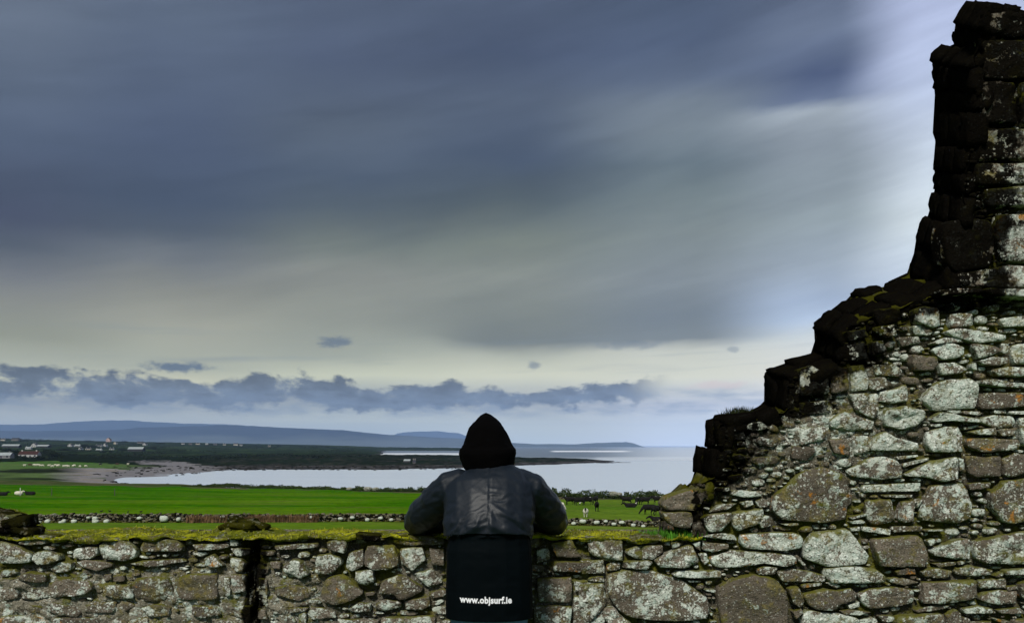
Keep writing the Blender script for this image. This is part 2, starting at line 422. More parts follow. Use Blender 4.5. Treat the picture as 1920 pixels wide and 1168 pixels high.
sr = np.concatenate([[0.0], np.geomspace(60, 90000, 40)]); sa = np.linspace(0, 2 * math.pi, 97)[:-1]
sv = [(0, 0, SEA)] + [(r * math.sin(a), r * math.cos(a), SEA) for r in sr[1:] for a in sa]
sf = [(0, 1 + i, 1 + (i + 1) % 96) for i in range(96)]
for k in range(len(sr) - 2):
    for i in range(96):
        a0 = 1 + k * 96; sf.append((a0 + i, a0 + 96 + i, a0 + 96 + (i + 1) % 96, a0 + (i + 1) % 96))
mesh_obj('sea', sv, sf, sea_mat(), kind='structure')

# ------------------------------------------------------------------ far hills
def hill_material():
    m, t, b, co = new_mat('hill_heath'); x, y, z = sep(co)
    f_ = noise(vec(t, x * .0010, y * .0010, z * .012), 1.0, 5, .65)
    c_ = mixc(t, (z / 260.0 + (f_ - .5) * 1.2).step(.1, .75), (.075, .088, .075), (.014, .019, .022))  # lower slopes paler: pasture tone standing in for mist at their foot
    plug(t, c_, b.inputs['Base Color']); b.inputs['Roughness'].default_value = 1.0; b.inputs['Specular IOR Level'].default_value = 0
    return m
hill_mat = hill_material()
def hills(D, prof, depth, seed, base=SEA - 3):
    xs = np.linspace(prof[0][0], prof[-1][0], 260)
    ys = np.interp(xs, [p[0] for p in prof], [p[1] for p in prof])
    V = []; rows = [(-1, 0), (-.75, .16), (-.5, .42), (-.28, .72), (-.1, .93), (0, 1), (.15, .95), (.5, .6), (1, 0)]
    for r, hk in rows:
        d = D + r * depth
        for i, (px, py) in enumerate(zip(xs, ys)):
            z = zz(py, D) - base
            wob = 1 + .10 * float(fbm(px / 60, r * 3, 0, 3, seed)) * (hk < .97)
            x = (px - 960) / 1500 * D
            zt = base + max(0.0, z) * hk * wob + (float(fbm(px / 14, 3.1 * r, 0, 3, seed + 5)) * D * .00045 if hk > .1 else 0)
            V.append((x, d, zt))
    n = len(xs); F = [(a * n + i, a * n + i + 1, (a + 1) * n + i + 1, (a + 1) * n + i) for a in range(len(rows) - 1) for i in range(n - 1)]
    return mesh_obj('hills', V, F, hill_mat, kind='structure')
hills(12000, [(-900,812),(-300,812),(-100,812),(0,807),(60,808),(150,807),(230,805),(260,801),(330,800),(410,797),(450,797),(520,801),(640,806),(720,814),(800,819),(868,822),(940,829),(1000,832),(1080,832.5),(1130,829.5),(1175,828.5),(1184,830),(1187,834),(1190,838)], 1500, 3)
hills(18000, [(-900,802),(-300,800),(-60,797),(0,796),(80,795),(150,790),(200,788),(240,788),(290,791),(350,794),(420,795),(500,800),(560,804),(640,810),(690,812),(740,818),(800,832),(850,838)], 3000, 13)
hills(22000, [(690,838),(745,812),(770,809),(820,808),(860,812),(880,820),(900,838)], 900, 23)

# ------------------------------------------------------------------ haze
hv = [(sx * 30000, sy, sz) for sz in (SEA - 4, HAZE_TOP) for sx, sy in ((-1, -3000), (1, -3000), (1, HAZE_FAR), (-1, HAZE_FAR))]
hf = [(0, 3, 2, 1), (4, 5, 6, 7), (0, 1, 5, 4), (1, 2, 6, 5), (2, 3, 7, 6), (3, 0, 4, 7)]
hm = bpy.data.materials.new('sea_air'); hm.use_nodes = True; ht = hm.node_tree; ht.nodes.clear()
pv = ht.nodes.new('ShaderNodeVolumePrincipled'); ho = ht.nodes.new('ShaderNodeOutputMaterial')
pv.inputs['Color'].default_value = (.42, .62, 1.0, 1); pv.inputs['Density'].default_value = HAZE_D; pv.inputs['Anisotropy'].default_value = 0.0
ht.links.new(pv.outputs[0], ho.inputs['Volume'])
haze = mesh_obj('haze', hv, hf, hm, smooth=False, kind='stuff')
# ------------------------------------------------------------------ ruin walls: material
WY = 4.0; WB = 4.62          # front and back plane of the masonry
def w2(px, py, D=WY): return ((px - 960) / 1500 * D, CZ - (py - 836) / 1500 * D)
def masonry_mat(name, joint=False):
    m, t, b, co = new_mat(name)
    A = attr(t, 'Col'); L, K, M = sep(A)                # lichen cover, black crust with painted shade, moss
    A2 = attr(t, 'Tone'); TN, OR, ED = sep(A2)          # tone, orange lichen, nearness to the stone's rim
    n1 = noise(co, 9, 5, .62); n2 = noise(co, 34, 5, .65); n3 = noise(co, 120, 3, .6)
    n1b = noise(vadd(co, (13.1, 4.2, 9.9)), 6.5, 5, .65); n2b = noise(vadd(co, (3.7, 8.8, 1.1)), 24, 5, .62)
    if joint:
        base = mixc(t, n2, (.030, .027, .018), (.11, .098, .07))
        mort = mixc(t, n2 * 1.6 + n1 * .8 - .75, (.10, .092, .062), (.40, .37, .29))
        base = mixc(t, TN, base, mort)
    else:
        base = mixc(t, TN, (.058, .048, .036), (.205, .172, .132))
        base = mixc(t, (n1b - .5) * 2.0 + .3, base, (.10, .088, .060))
        base = cscale(base, (n2 - .5) * 1.7 + (n3 - .5) * .9 + .95)
    # olive film
    base = mixc(t, n1b.step(.50, .68) * .55, base, (.085, .080, .030))
    # crustose lichen: round colonies, pale mint to white, in three sizes
    wp = vadd(co, vscale(noise(co, 30, 3, .6, col=True), .02))
    d1, c1 = voro(wp, 21); d2, c2 = voro(vadd(wp, (5, 3, 1)), 62); d3, c3 = voro(vadd(wp, (9, 1, 7)), 125)
    r1 = sep(c1)[0]; r2 = sep(c2)[0]; r3 = sep(c3)[0]
    colony = n1.step(.62 - .38 * L, .74 - .34 * L)
    rag = (n2b - .5) * .55 + (n3 - .5) * .35
    k1 = (1.0 - (d1 + rag).step(.36, .50)) * (colony * .95 + L * .15 - r1 * .55).step(.12, .30)
    k2 = (1.0 - (d2 + rag * .8).step(.30, .44)) * (L * .8 + colony * .55 - r2 * .95 + .04).step(.05, .16)
    k3 = (1.0 - (d3 + rag * .6).step(.26, .42)) * (L * .5 + colony * .25 - r3 * .85 + .16).step(.0, .1)
    pn = noise(vadd(co, (2.2, 6.1, 4.7)), 15, 8, .72, .25)
    k0 = (pn + (n1 - .5) * .35).step(.66 - .27 * L, .69 - .27 * L)
    pale = mixc(t, r1, (.42, .52, .45), (.66, .72, .64))
    white = mixc(t, r2, (.50, .52, .45), (.84, .86, .78))
    keep = 1.0 - M * .5
    dullk = 1.0 - K * .80
    base = mixc(t, k0 * .90 * keep * dullk * L.step(.05, .3), base, mixc(t, n2b, (.36, .42, .35), (.66, .71, .62)))
    base = mixc(t, k1 * .86 * keep * dullk, base, pale)
    base = mixc(t, k2 * .85 * keep * (1.0 - K * .45), base, white)
    base = mixc(t, k3 * .5 * keep * (1.0 - K * .55), base, (.56, .58, .50))
    # gaps eaten into the colonies
    base = mixc(t, (n3 * .5 + n2 * .5).step(.52, .60) * .80, base, (.028, .024, .012))
    # orange and mustard patches
    on_ = noise(vadd(co, (31, 17, 5)), 13, 5, .6, .3)
    base = mixc(t, (on_ + OR * .10).step(.70, .76) * n2.step(.38, .52) * .9, base, (.36, .155, .022))
    base = mixc(t, (n1b * .5 + n2 * .5).step(.52, .62) * .52, base, (.215, .175, .045))
    # black crust, which also carries painted shade, and moss
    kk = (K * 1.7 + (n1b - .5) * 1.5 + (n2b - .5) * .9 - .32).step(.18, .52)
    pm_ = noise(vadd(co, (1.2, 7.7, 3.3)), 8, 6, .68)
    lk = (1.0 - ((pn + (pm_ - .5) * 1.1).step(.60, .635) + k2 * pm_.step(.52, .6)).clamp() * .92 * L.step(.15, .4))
    base = mixc(t, kk * .97 * lk, base, (.0018, .0016, .0012))  # near black: crust and the end faces' shade in one colour
    geo = t.nodes.new('ShaderNodeNewGeometry'); up = sep(S(t, geo.outputs['Normal']))[2]
    mm = (M * 1.25 + up.max(0.0) * .42 + (n1 - .5) * 1.3 + (n2b - .5) * 1.0 - .34 + ED * .12).step(.12, .42)
    mcol = mixc(t, n3 * .5 + n1b * .6 - .1, (.025, .030, .004), (.17, .165, .012))
    base = mixc(t, mm * .9 * (1.0 - K).max(0.0), base, mcol)
    plug(t, base, b.inputs['Base Color']); b.inputs['Roughness'].default_value = .95
    plug(t, (1.0 - kk) * .15, b.inputs['Specular IOR Level'])
    h = n1 * .5 + n2 * .55 + n3 * .28 + k1 * .10 + k2 * .10 + mm * .2
    bump(t, b, h, 1.0, .020 if not joint else .03)
    return m
stone_mat = masonry_mat('lichened_stone'); joint_mat = masonry_mat('mortar_and_soil', True)

# outline of the break: (far edge px, py, near edge px, py)
BR = [(1236,1040,1300,1040),(1238,945,1293,960),(1262,925,1296,930),(1295,905,1310,908),(1303,880,1338,890),(1308,850,1342,860),
(1328,838,1346,846),(1328,800,1347,812),(1333,785,1352,798),(1350,778,1375,790),(1415,770,1440,780),(1432,752,1472,765),(1433,700,1478,720),
(1440,692,1490,706),(1475,680,1525,694),(1520,662,1572,684),(1527,640,1580,655),(1525,605,1584,625),(1535,597,1592,610),(1570,580,1630,592),
(1600,548,1680,575),(1612,541,1710,565),(1660,538,1745,556),(1665,528,1765,550),(1700,512,1775,535),(1712,480,1780,500),(1720,430,1790,450),
(1740,405,1800,415),(1753,350,1808,360),(1750,300,1815,300),(1753,265,1820,265),(1748,250,1822,250),(1752,180,1826,180),(1746,105,1828,115),
(1770,92,1832,95),(1792,82,1836,85),(1787,70,1840,70),(1793,30,1842,35),(1815,5,1848,15),(1868,6,1878,18),(1930,24,1935,30),(2150,30,2150,35)]
BRa = np.array(BR, float)
# front silhouette in pixels for masks (with the low wall's top)
def top_front(px):
    return np.interp(px, [-400, 0, 30, 60, 1300], [1004, 998, 1003, 1005, 1005])
X0, X1, Y0, Y1 = -260, 2160, 0, 1400
gxp, gyp = np.meshgrid(np.arange(X0, X1), np.arange(Y0, Y1))
def inpoly(P, xs, ys):
    P = np.asarray(P, float); r = np.zeros(xs.shape, bool); j = len(P) - 1
    for i in range(len(P)):
        c = ((P[i, 1] > ys) != (P[j, 1] > ys)) & (xs < (P[j, 0] - P[i, 0]) * (ys - P[i, 1]) / (P[j, 1] - P[i, 1] + 1e-9) + P[i, 0])
        r ^= c; j = i
    return r
front_poly = [(BRa[i, 2], BRa[i, 3]) for i in range(len(BR))] + [(2150, 1400), (1300, 1400)]
inT = inpoly(front_poly, gxp + .5, gyp + .5)
inL = (gxp < 1302) & (gyp > top_front(gxp))
inW = inT | inL
EDGEX = np.array([BRa[(np.abs(BRa[:, 3] - y)).argmin(), 2] for y in range(0, 1400)])
def dark_at(px, py):      # black crust along the weathered break; darker under copings; painted shade below the ledge
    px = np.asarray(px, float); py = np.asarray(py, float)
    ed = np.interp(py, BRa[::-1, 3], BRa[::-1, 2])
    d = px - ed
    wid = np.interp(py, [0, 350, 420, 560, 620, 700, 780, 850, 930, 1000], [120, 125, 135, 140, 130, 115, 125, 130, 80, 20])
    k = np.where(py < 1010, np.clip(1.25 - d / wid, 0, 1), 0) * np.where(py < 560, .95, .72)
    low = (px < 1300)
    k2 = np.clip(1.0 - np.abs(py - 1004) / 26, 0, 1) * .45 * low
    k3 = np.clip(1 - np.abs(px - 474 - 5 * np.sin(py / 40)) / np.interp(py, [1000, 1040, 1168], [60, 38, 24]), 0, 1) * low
    k4 = np.clip(1 - np.hypot((px - 1830) / 130, (py - 570) / 22), 0, 1) * .5  # shade under the projecting course, painted dark
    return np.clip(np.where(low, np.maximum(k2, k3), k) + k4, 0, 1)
def flush_at(px, py):     # where old lime mortar still fills the joints
    px = np.asarray(px, float); py = np.asarray(py, float)
    a = np.clip((740 - px) / 220, 0, 1) * np.clip((py - 1045) / 45, 0, 1)
    b = np.exp(-(((px - 1560) / 150) ** 2 + ((py - 800) / 110) ** 2))
    c = np.exp(-(((px - 1130) / 120) ** 2 + ((py - 1110) / 60) ** 2)) * .7
    d = np.exp(-(((px - 820) / 110) ** 2 + ((py - 1090) / 80) ** 2)) * .6
    return np.clip(np.maximum.reduce([a, b, c, d]) + .25 * fbm(px / 50, py / 30, 0, 3, 77), 0, 1)

# stones read off the photograph: (lichen 0..1 or None, corners)
def rd(s, ox, oy, k):
    out = []
    for ln in s.strip().split('\n'):
        if not ln.strip(): continue
        h, body = ln.split(':')
        v = [float(a) for a in body.split()]
        out.append((None if h.strip() == '-' else float(h), [(ox + v[i] / k, oy + v[i + 1] / k) for i in range(0, len(v), 2)]))
    return out
ST = rd('''
.9: 505 40 990 20 995 90 510 100
.6: 670 118 915 118 910 140 680 138
.45: 548 165 740 150 750 215 785 300 740 350 620 370 560 340 540 230
.45: 820 170 955 165 925 260 930 330 850 350 795 315
.6: 965 155 1000 155 960 230 945 215
.5: 1065 40 1340 15 1370 90 1405 210 1395 320 1300 350 1100 345 970 320 985 220 1030 130
.3: 1375 25 1550 15 1545 60 1385 80
.45: 1530 100 1620 60 1660 0 1900 -20 2000 100 1990 300 1900 340 1720 355 1640 340 1560 230
.6: 410 300 545 270 540 290 420 320
.7: 410 335 500 318 540 340 510 355 420 355
.5: 505 375 740 400 735 450 510 415
.5: 755 380 990 372 990 415 760 425
.5: 1000 400 1175 398 1170 415 1010 415
.7: 410 390 490 380 490 415 420 415
.88: 90 430 400 395 470 480 580 630 540 690 200 705 20 640 30 560
.22: 590 480 760 460 940 440 990 470 1035 620 1010 705 650 700 610 600
.6: 1040 490 1100 475 1110 510 1060 540
.55: 1065 570 1250 490 1385 478 1410 560 1400 650 1250 640 1080 615
.6: 1420 500 1700 440 2000 400 2050 560 1980 690 1500 680 1430 640
.4: 1090 680 1270 665 1275 690 1150 715
.4: 1285 660 1350 655 1340 685 1290 692
.45: 975 740 1100 715 1245 740 1190 800 1010 790
.6: 1275 720 1400 695 1580 735 1570 770 1400 790 1275 765
.4: 1660 730 1900 710 1990 740 1900 765 1665 770
.85: 190 715 400 700 620 720 710 790 700 835 250 840 195 790
.4: 725 800 830 790 980 835 860 860 735 835
.3: 770 740 860 715 930 725 945 765 800 775
.5: 10 850 180 832 180 860 20 882
.5: 205 835 260 825 340 865 300 880
.35: 20 930 200 880 300 900 420 878 465 920 460 980 330 1010 290 1060 130 1055 50 1010
.4: 470 930 560 890 760 870 930 890 935 1000 800 1030 560 1055 510 1010
.7: 395 1020 480 990 490 1030 410 1055
.3: 1005 830 1430 810 1445 960 1330 980 1200 1005 995 1005
.6: 1465 815 1685 800 1690 880 1470 885
.6: 1700 870 1780 860 1770 890 1700 905
.45: 1500 920 1640 895 1780 905 1765 1005 1600 1015 1475 980
.3: 1790 840 1900 800 2000 820 1990 960 1900 980 1800 960
.35: 320 1065 420 1055 580 1075 480 1100 360 1095
.4: 935 1060 1100 1015 1230 1025 1180 1050 960 1080
.6: 1320 1045 1460 1020 1570 1045 1560 1080 1340 1085
.4: 1600 1060 1800 1040 1850 1090 1650 1090
.9: 20 1080 60 1055 400 1100 490 1130 490 1230 20 1230
.5: 495 1140 590 1115 630 1130 640 1220 500 1220
.5: 640 1110 700 1100 770 1110 770 1155 680 1160
.4: 790 1110 1000 1090 1150 1080 1180 1140 1170 1240 790 1240
.5: 1190 1100 1270 1050 1320 1090 1295 1240 1200 1240
.4: 1325 1110 1390 1130 1350 1240 1310 1240
.6: 1590 1125 1710 1150 1700 1165 1600 1150
.6: 1590 780 1650 745 1655 770 1600 790
.4: 1400 1160 1570 1150 1580 1240 1400 1240
.4: 1750 1140 1950 1120 1960 1230 1760 1230
''', 1500, 900, 4.357) + rd('''
.15: 655 135 740 105 860 70 930 160 900 250 760 245 640 240 610 200
.2: 620 262 740 262 790 250 860 270 870 330 850 395 720 385 640 320
.6: 630 500 680 490 680 530 640 530
.4: 685 495 770 510 760 545 700 555
.55: 550 650 690 570 830 525 860 530 925 670 830 710 590 712
.6: 860 510 925 500 930 575 900 560
.35: 945 510 1160 520 1160 560 1030 590 950 570
.45: 910 600 970 590 1000 665 960 695
.65: 1010 630 1190 570 1320 575 1500 590 1700 615 1720 670 1640 705 1440 675 1300 705 1100 720 1030 700
.75: 1250 440 1500 428 1700 425 1760 460 1755 550 1620 575 1300 560 1255 520
.6: 690 765 760 735 1100 740 1105 790 900 800 720 785
.6: 830 818 940 823 930 834 840 832
.7: 960 890 1055 895 1050 920 980 905
.5: 160 760 320 725 540 735 790 820 990 960 1010 1010 1000 1130 840 1150 620 1150 320 1110 240 1040 165 920
.10: 1070 870 1180 810 1340 770 1520 785 1620 890 1645 1010 1640 1240 1120 1240 1075 1020
.3: 1640 880 1720 860 1780 990 1740 1035 1680 1000
.5: 1545 740 1650 715 1830 745 1960 780 1950 830 1600 830
.5: 1390 720 1450 700 1560 710 1530 770 1400 770
.4: 1700 620 1720 610 1790 690 1770 700
.3: 1680 1070 1745 1040 1765 1080 1700 1130
.45: 285 660 500 650 540 665 500 730 290 715
.5: 165 690 220 650 275 665 270 730 165 745
.6: 320 570 420 530 620 530 625 590 540 650 400 640 320 600
.4: 460 450 630 455 640 475 560 520 330 510 330 480
.45: 10 490 100 475 290 500 290 650 170 665 20 600
.6: -60 650 140 650 150 760 -40 765
.5: 20 790 140 780 150 830 10 820
.6: -60 850 150 840 160 1020 120 1060 0 1180 -60 1100
.6: 140 1040 220 1035 300 1120 370 1160 200 1230 140 1120
.6: 1250 180 1350 160 1365 200 1290 230
.75: 1190 260 1430 230 1450 290 1400 350 1240 415 1190 380
.65: 1000 275 1180 262 1175 330 1100 420 1000 420 920 310
.7: 1400 330 1460 280 1500 290 1510 370 1430 390
.6: 1080 200 1230 190 1150 240 1000 265
.75: 1190 80 1430 90 1420 130 1300 140 1180 120
.6: 1380 170 1430 140 1500 190 1470 220 1400 220
.8: 1590 355 1720 350 1730 370 1620 370
.6: 930 460 1080 430 1200 440 1230 490 1100 480
.6: 1060 60 1180 60 1160 100 1050 80
''', 1100, 900, 4.357) + rd('''
.8: 1070 70 1130 30 1250 10 1340 50 1345 110 1270 145 1150 150
.08: 910 110 1110 130 1120 190 1080 240 930 240 905 180
.8: 1130 180 1270 170 1365 230 1300 265 1150 275
.8: 1640 20 1695 20 1690 100 1650 100
.8: 1725 30 1900 10 1990 40 1980 180 1750 190
.4: 1440 160 1560 130 1690 130 1700 180 1580 205 1500 190
.75: 1560 230 1700 205 1900 220 1980 250 1900 290 1600 285
.7: 1390 180 1430 180 1435 240 1395 225
.65: 1450 320 1560 310 1720 335 1960 345 1960 385 1600 370 1460 350
.9: 1000 450 1110 340 1250 305 1400 300 1450 350 1465 440 1450 550 1200 560 1100 575 1010 500
.3: 1470 420 1700 415 1960 430 1990 520 1650 550 1470 555
.88: 1070 640 1130 575 1240 590 1460 635 1460 665 1230 650 1110 660
.7: 1210 565 1310 562 1310 585 1220 585
.4: 1325 568 1470 572 1470 605 1330 592
.6: 1585 560 1690 560 1690 590 1590 590
.7: 1705 570 1900 570 1960 600 1710 595
.6: 1480 620 1600 600 1740 610 1770 660 1740 700 1620 710 1550 690 1480 665
.8: 1060 675 1160 672 1155 695 1070 695
.75: 1340 700 1465 680 1465 695 1350 725
.6: 1370 740 1480 712 1600 705 1600 765 1450 760
.5: 1615 720 1770 705 1740 765 1640 770
.75: 1790 620 1960 620 1980 800 1900 860 1820 850 1790 700
.7: 1030 740 1180 695 1300 695 1335 740 1335 905 1060 905 1035 840
.25: 1355 790 1470 790 1770 800 1790 860 1720 890 1480 905 1370 860
.9: 570 890 600 770 700 730 790 790 975 830 975 895
.92: 690 560 850 525 1010 560 1030 620 960 690 820 720 690 690 680 620
.85: 650 410 780 385 860 350 885 430 870 490 760 505 650 490
.8: 790 940 960 925 970 940 800 965
.75: 835 1000 1060 945 1060 970 840 1030
.6: 380 1050 500 990 560 945 680 935 790 970 830 1040 820 1110 640 1130 400 1100
.7: 850 1080 1080 970 1280 940 1290 1060 1280 1120 1170 1150 1040 1110 860 1100
.15: 1340 930 1500 940 1640 940 1645 1100 1450 1115 1380 1080
.35: 1655 960 1740 905 1900 930 1960 1040 1900 1060 1720 1110 1660 1100
.6: 1292 950 1328 960 1335 1040 1295 1060
.85: 400 200 520 195 555 300 540 400 410 415
.75: 0 220 100 195 210 260 240 420 180 445 0 450
.2: 250 210 390 210 395 400 260 430
.5: 560 300 700 290 720 370 640 400 570 390
.6: 390 430 640 420 640 560 600 640 450 560
.7: 240 640 350 570 600 650 610 720 380 730 240 700
.75: 370 10 520 0 560 150 420 165
.6: 575 0 680 10 680 100 590 120
.1: 230 800 340 790 410 870 400 930 280 910
.4: 600 190 760 190 840 240 820 290 620 280
.6: 430 770 560 770 570 900 450 930
.6: 0 500 230 480 220 590 0 600
.7: 0 700 200 690 220 800 0 850
.5: 1400 20 1500 30 1600 50 1640 90 1440 150
.6: 1060 20 1180 -30 1330 -35 1340 10 1240 5 1120 25
''', 1500, 640, 4.357) + rd('''
.85: 915 790 970 765 1130 770 1140 920 1080 935 930 890
.55: 1225 820 1400 820 1410 920 1230 935
.8: 1180 970 1250 940 1500 960 1680 1000 1680 1040 1450 1060 1250 1010
.6: 910 920 1000 920 1090 970 1060 1000 930 990
.75: 1640 860 1900 820 1980 840 1980 920 1650 930
.08: 590 790 800 770 820 880 640 930
.75: 370 965 520 950 560 1010 385 1050
.75: 600 930 760 910 780 1000 700 1030 600 980
.6: 580 1050 680 1040 700 1130 600 1150
.35: 800 1015 960 1005 980 1060 830 1090
.7: 1280 500 1520 460 1700 420 1960 440 1980 600 1700 615 1300 605
.45: 1180 60 1400 40 1560 60 1600 250 1560 440 1260 480 1200 400 1170 220
.8: 1600 20 1960 10 1980 400 1640 400 1590 200
''', 1500, 400, 4.357) + rd('''
.8: 0 0 110 -8 112 30 4 34
.45: 6 -327 74 -331 139 -325 139 -285 54 -283 4 -287
.4: 0 -279 84 -279 144 -275 144 -205 44 -203 -4 -207
.35: -8 -199 54 -197 59 -120 -8 -123
.5: 64 -199 144 -199 144 -119 66 -119
.5: -10 -115 74 -113 139 -113 139 -55 -12 -57
.6: -14 -50 79 -49 144 -45 144 -10 -18 -7
''', 1846, 355, 1) + rd('''
.55: 200 330 220 290 400 245 540 250 550 300 480 330 300 350
.6: 0 300 100 320 230 370 340 440 340 520 240 540 0 540 -60 420
.6: 355 430 480 400 620 440 640 500 540 540 420 555 355 500
.7: 1045 340 1130 290 1250 275 1370 310 1440 400 1430 480 1330 515 1200 505 1080 480
.7: 760 400 850 370 1030 360 1030 450 960 490 860 500 760 480
.45: 710 320 870 250 950 270 1000 320 900 335
.6: 510 590 640 520 755 530 760 590 720 630 560 635
.3: 800 520 900 500 1180 530 1190 570 1020 620 880 580
.3: 170 680 300 620 500 650 510 730 380 740 230 710
.35: 510 740 700 700 950 720 1000 800 900 870 560 900 500 850
.2: 1085 660 1170 650 1175 710 1090 735
.15: 1190 670 1310 660 1310 730 1190 730
.5: 1090 760 1380 760 1420 900 1230 920 1090 860
.45: 210 910 330 800 500 840 500 900 340 925
.3: 480 960 560 940 750 990 850 1060 810 1110 600 1070 470 1030
.35: 880 1040 960 950 1220 940 1220 1020 1180 1060 960 1060
.55: 0 800 180 790 200 900 100 930 0 920
.3: 130 1000 300 970 440 1000 430 1060 240 1060
.4: 1250 940 1330 930 1420 990 1300 1050 1240 1060
.5: 1480 1000 1700 960 1797 1000 1797 1090 1560 1100
.5: 0 1090 400 1080 500 1130 480 1230 0 1230
.5: 560 1110 1000 1110 1100 1230 560 1230
.6: 0 610 160 600 190 640 60 680 0 680
.6: 0 700 170 720 180 760 0 780
.5: 1150 1110 1550 1110 1560 1230 1150 1230
.4: 0 100 70 20 120 80 110 200 20 220 0 200
1.6: 2266 270 2300 240 2340 262 2370 250 2372 275 2330 290 2320 312 2290 300
''', 0, 960, 5.616) + rd('''
.35: 261 1026 271 1012 320 1011 336 1012 346 1026 343 1033 320 1033 265 1034
.4: 244 1056 267 1051 340 1047 352 1052 300 1060 280 1062
.3: 248 1100 255 1083 290 1080 318 1082 325 1112 322 1128 270 1128 252 1120
.35: 1447 955 1450 930 1480 905 1500 885 1545 875 1585 890 1590 915 1602 935 1590 950 1586 975 1540 980 1500 978 1465 975
''', 0, 0, 1) + rd('''
.18: 150 830 190 690 300 650 610 640 620 900 480 930 220 920
.5: 340 340 490 330 720 330 730 370 600 395 370 400
.5: 470 480 560 440 640 520 690 560 560 585 480 560
.55: 740 480 850 480 930 540 900 620 820 630 750 560
.65: 740 380 945 380 950 450 800 460
.4: 670 690 740 690 740 880 690 890
.4: 750 650 915 650 915 830 780 850
.4: 690 990 950 980 955 1130 860 1120 690 1080
.5: 1040 690 1130 700 1130 880 1130 980 1040 970
.6: 1060 590 1150 590 1130 650 1060 660
.45: 1150 520 1270 520 1270 600 1180 590
.5: 1200 350 1670 320 1670 370 1400 390 1210 395
.6: 1290 570 1400 490 1500 510 1580 650 1480 700 1310 620
.3: 1210 790 1350 760 1540 790 1580 900 1470 935 1220 870
.5: 330 980 600 1000 640 1080 440 1120 340 1070
.3: 1030 1010 1110 1020 1140 1130 1030 1120
.4: 1160 1010 1330 990 1330 1060 1180 1070
.4: 1340 1010 1560 1000 1540 1040 1360 1060
''', 300, 960, 5.616) + rd('''
.4: 90 1070 130 990 380 1050 400 1110 130 1130
.2: 225 880 290 690 380 660 500 670 600 760 685 850 560 940 380 975 270 950
.65: 180 620 200 450 300 430 440 470 460 540 350 640 240 660
.55: 300 370 310 300 500 290 520 340 490 430 400 410
.35: 690 440 720 350 1000 340 1060 480 1050 560 950 600 800 600 700 560
.2: 700 270 800 225 920 290 800 310
.4: 990 240 1200 240 1520 270 1540 340 1200 350 1000 330
.6: 1070 380 1300 360 1340 500 1200 620 1080 540
.3: 880 720 1050 660 1130 670 1320 800 1280 850 1150 910 1060 920 1000 860 850 850
.6: 520 1020 640 950 760 960 760 1040 600 1060
.5: 780 990 900 910 1090 940 1080 1000 880 1040
.5: 1110 930 1380 880 1390 980 1290 1030 1130 1020
.6: 600 620 780 600 800 740 700 770 590 720
.6: 530 430 680 380 690 560 560 620 500 580
.4: 0 1070 80 1050 80 1180 0 1200
.5: 400 1120 560 1130 840 1130 840 1220 400 1220
.4: 870 1110 1440 1090 1440 1220 870 1220
.6: 1200 640 1400 600 1520 740 1370 790 1300 740
.5: 1380 380 1530 380 1530 560 1400 560
''', 560, 960, 5.616) + rd('''
.2: 1070 760 1180 740 1230 830 1100 830
.6: 1250 730 1440 740 1440 850 1280 820
.4: 1090 850 1340 850 1340 910 1080 900
.35: 1000 940 1180 930 1180 1060 1010 1060
.5: 1190 950 1340 950 1340 1000 1200 1010
.4: 990 1080 1180 1080 1170 1200 990 1200
.5: 1190 1030 1350 1020 1350 1200 1190 1200
.4: 1000 790 1060 780 1070 840 1000 860
''', 640, 740, 2.729)
# the thin projecting course that throws a shadow
LEDGE = rd('''
.65: 1075 650 1180 636 1420 634 1425 668 1300 672 1100 690
.6: 1435 634 1700 640 1960 650 1990 715 1700 700 1500 684 1440 672
''', 1500, 400, 4.357)

occ = np.full(gxp.shape, 0, np.int32)
def raster(P):
    P = np.asarray(P); x0 = int(max(X0, math.floor(P[:, 0].min()) - 1)); x1 = int(min(X1, math.ceil(P[:, 0].max()) + 2))
    y0 = int(max(Y0, math.floor(P[:, 1].min()) - 1)); y1 = int(min(Y1, math.ceil(P[:, 1].max()) + 2))
    if x1 <= x0 or y1 <= y0: return None
    sl = (slice(y0 - Y0, y1 - Y0), slice(x0 - X0, x1 - X0))
    return sl, inpoly(P, gxp[sl] + .5, gyp[sl] + .5)
rng = np.random.default_rng(11)
def outline(P, n, jit, rnd=.5):
    """corner list -> n-point closed outline, corners a little rounded, edges a little ragged"""
    P = np.asarray(P, float); m = len(P)
    seg = np.roll(P, -1, 0) - P; L = np.hypot(seg[:, 0], seg[:, 1]); cum = np.concatenate([[0], np.cumsum(L)])
    t = np.linspace(0, cum[-1], n * 4, endpoint=False)
    k = np.clip(np.searchsorted(cum, t, side='right') - 1, 0, m - 1)
    Q = P[k] + seg[k] * ((t - cum[k]) / np.maximum(L[k], 1e-6))[:, None]
    s = max(1, int(n * 4 * .025 * rnd * 2)); ker = np.ones(2 * s + 1); ker /= ker.sum()
    Q = np.stack([np.convolve(np.concatenate([Q[-s:, i], Q[:, i], Q[:s, i]]), ker, 'valid') for i in (0, 1)], 1)
    Q = Q[::4]
    c = Q.mean(0); d = Q - c; r = np.hypot(d[:, 0], d[:, 1]) + 1e-6
    ang = np.arange(n) / n * 2 * math.pi; ph = rng.uniform(0, 9)
    nz = fbm(np.cos(ang) * 2.2 + ph, np.sin(ang) * 2.2, ph, 3, 3)
    return c + d * (1 + jit * nz / r)[:, None] * 1.0
stones = []   # (kind 'L'/'T', outline px, lichen, proud)
def claim(P, li, proud=0.0, force=False):
    rs_ = raster(P)
    if rs_ is None: return False
    sl, mk_ = rs_
    if mk_.sum() < 6: return False
    tot = mk_.sum(); free = mk_ & (occ[sl] == 0)
    if not force and free.sum() < tot: return False
    occ[sl][mk_] = len(stones) + 1
    return True
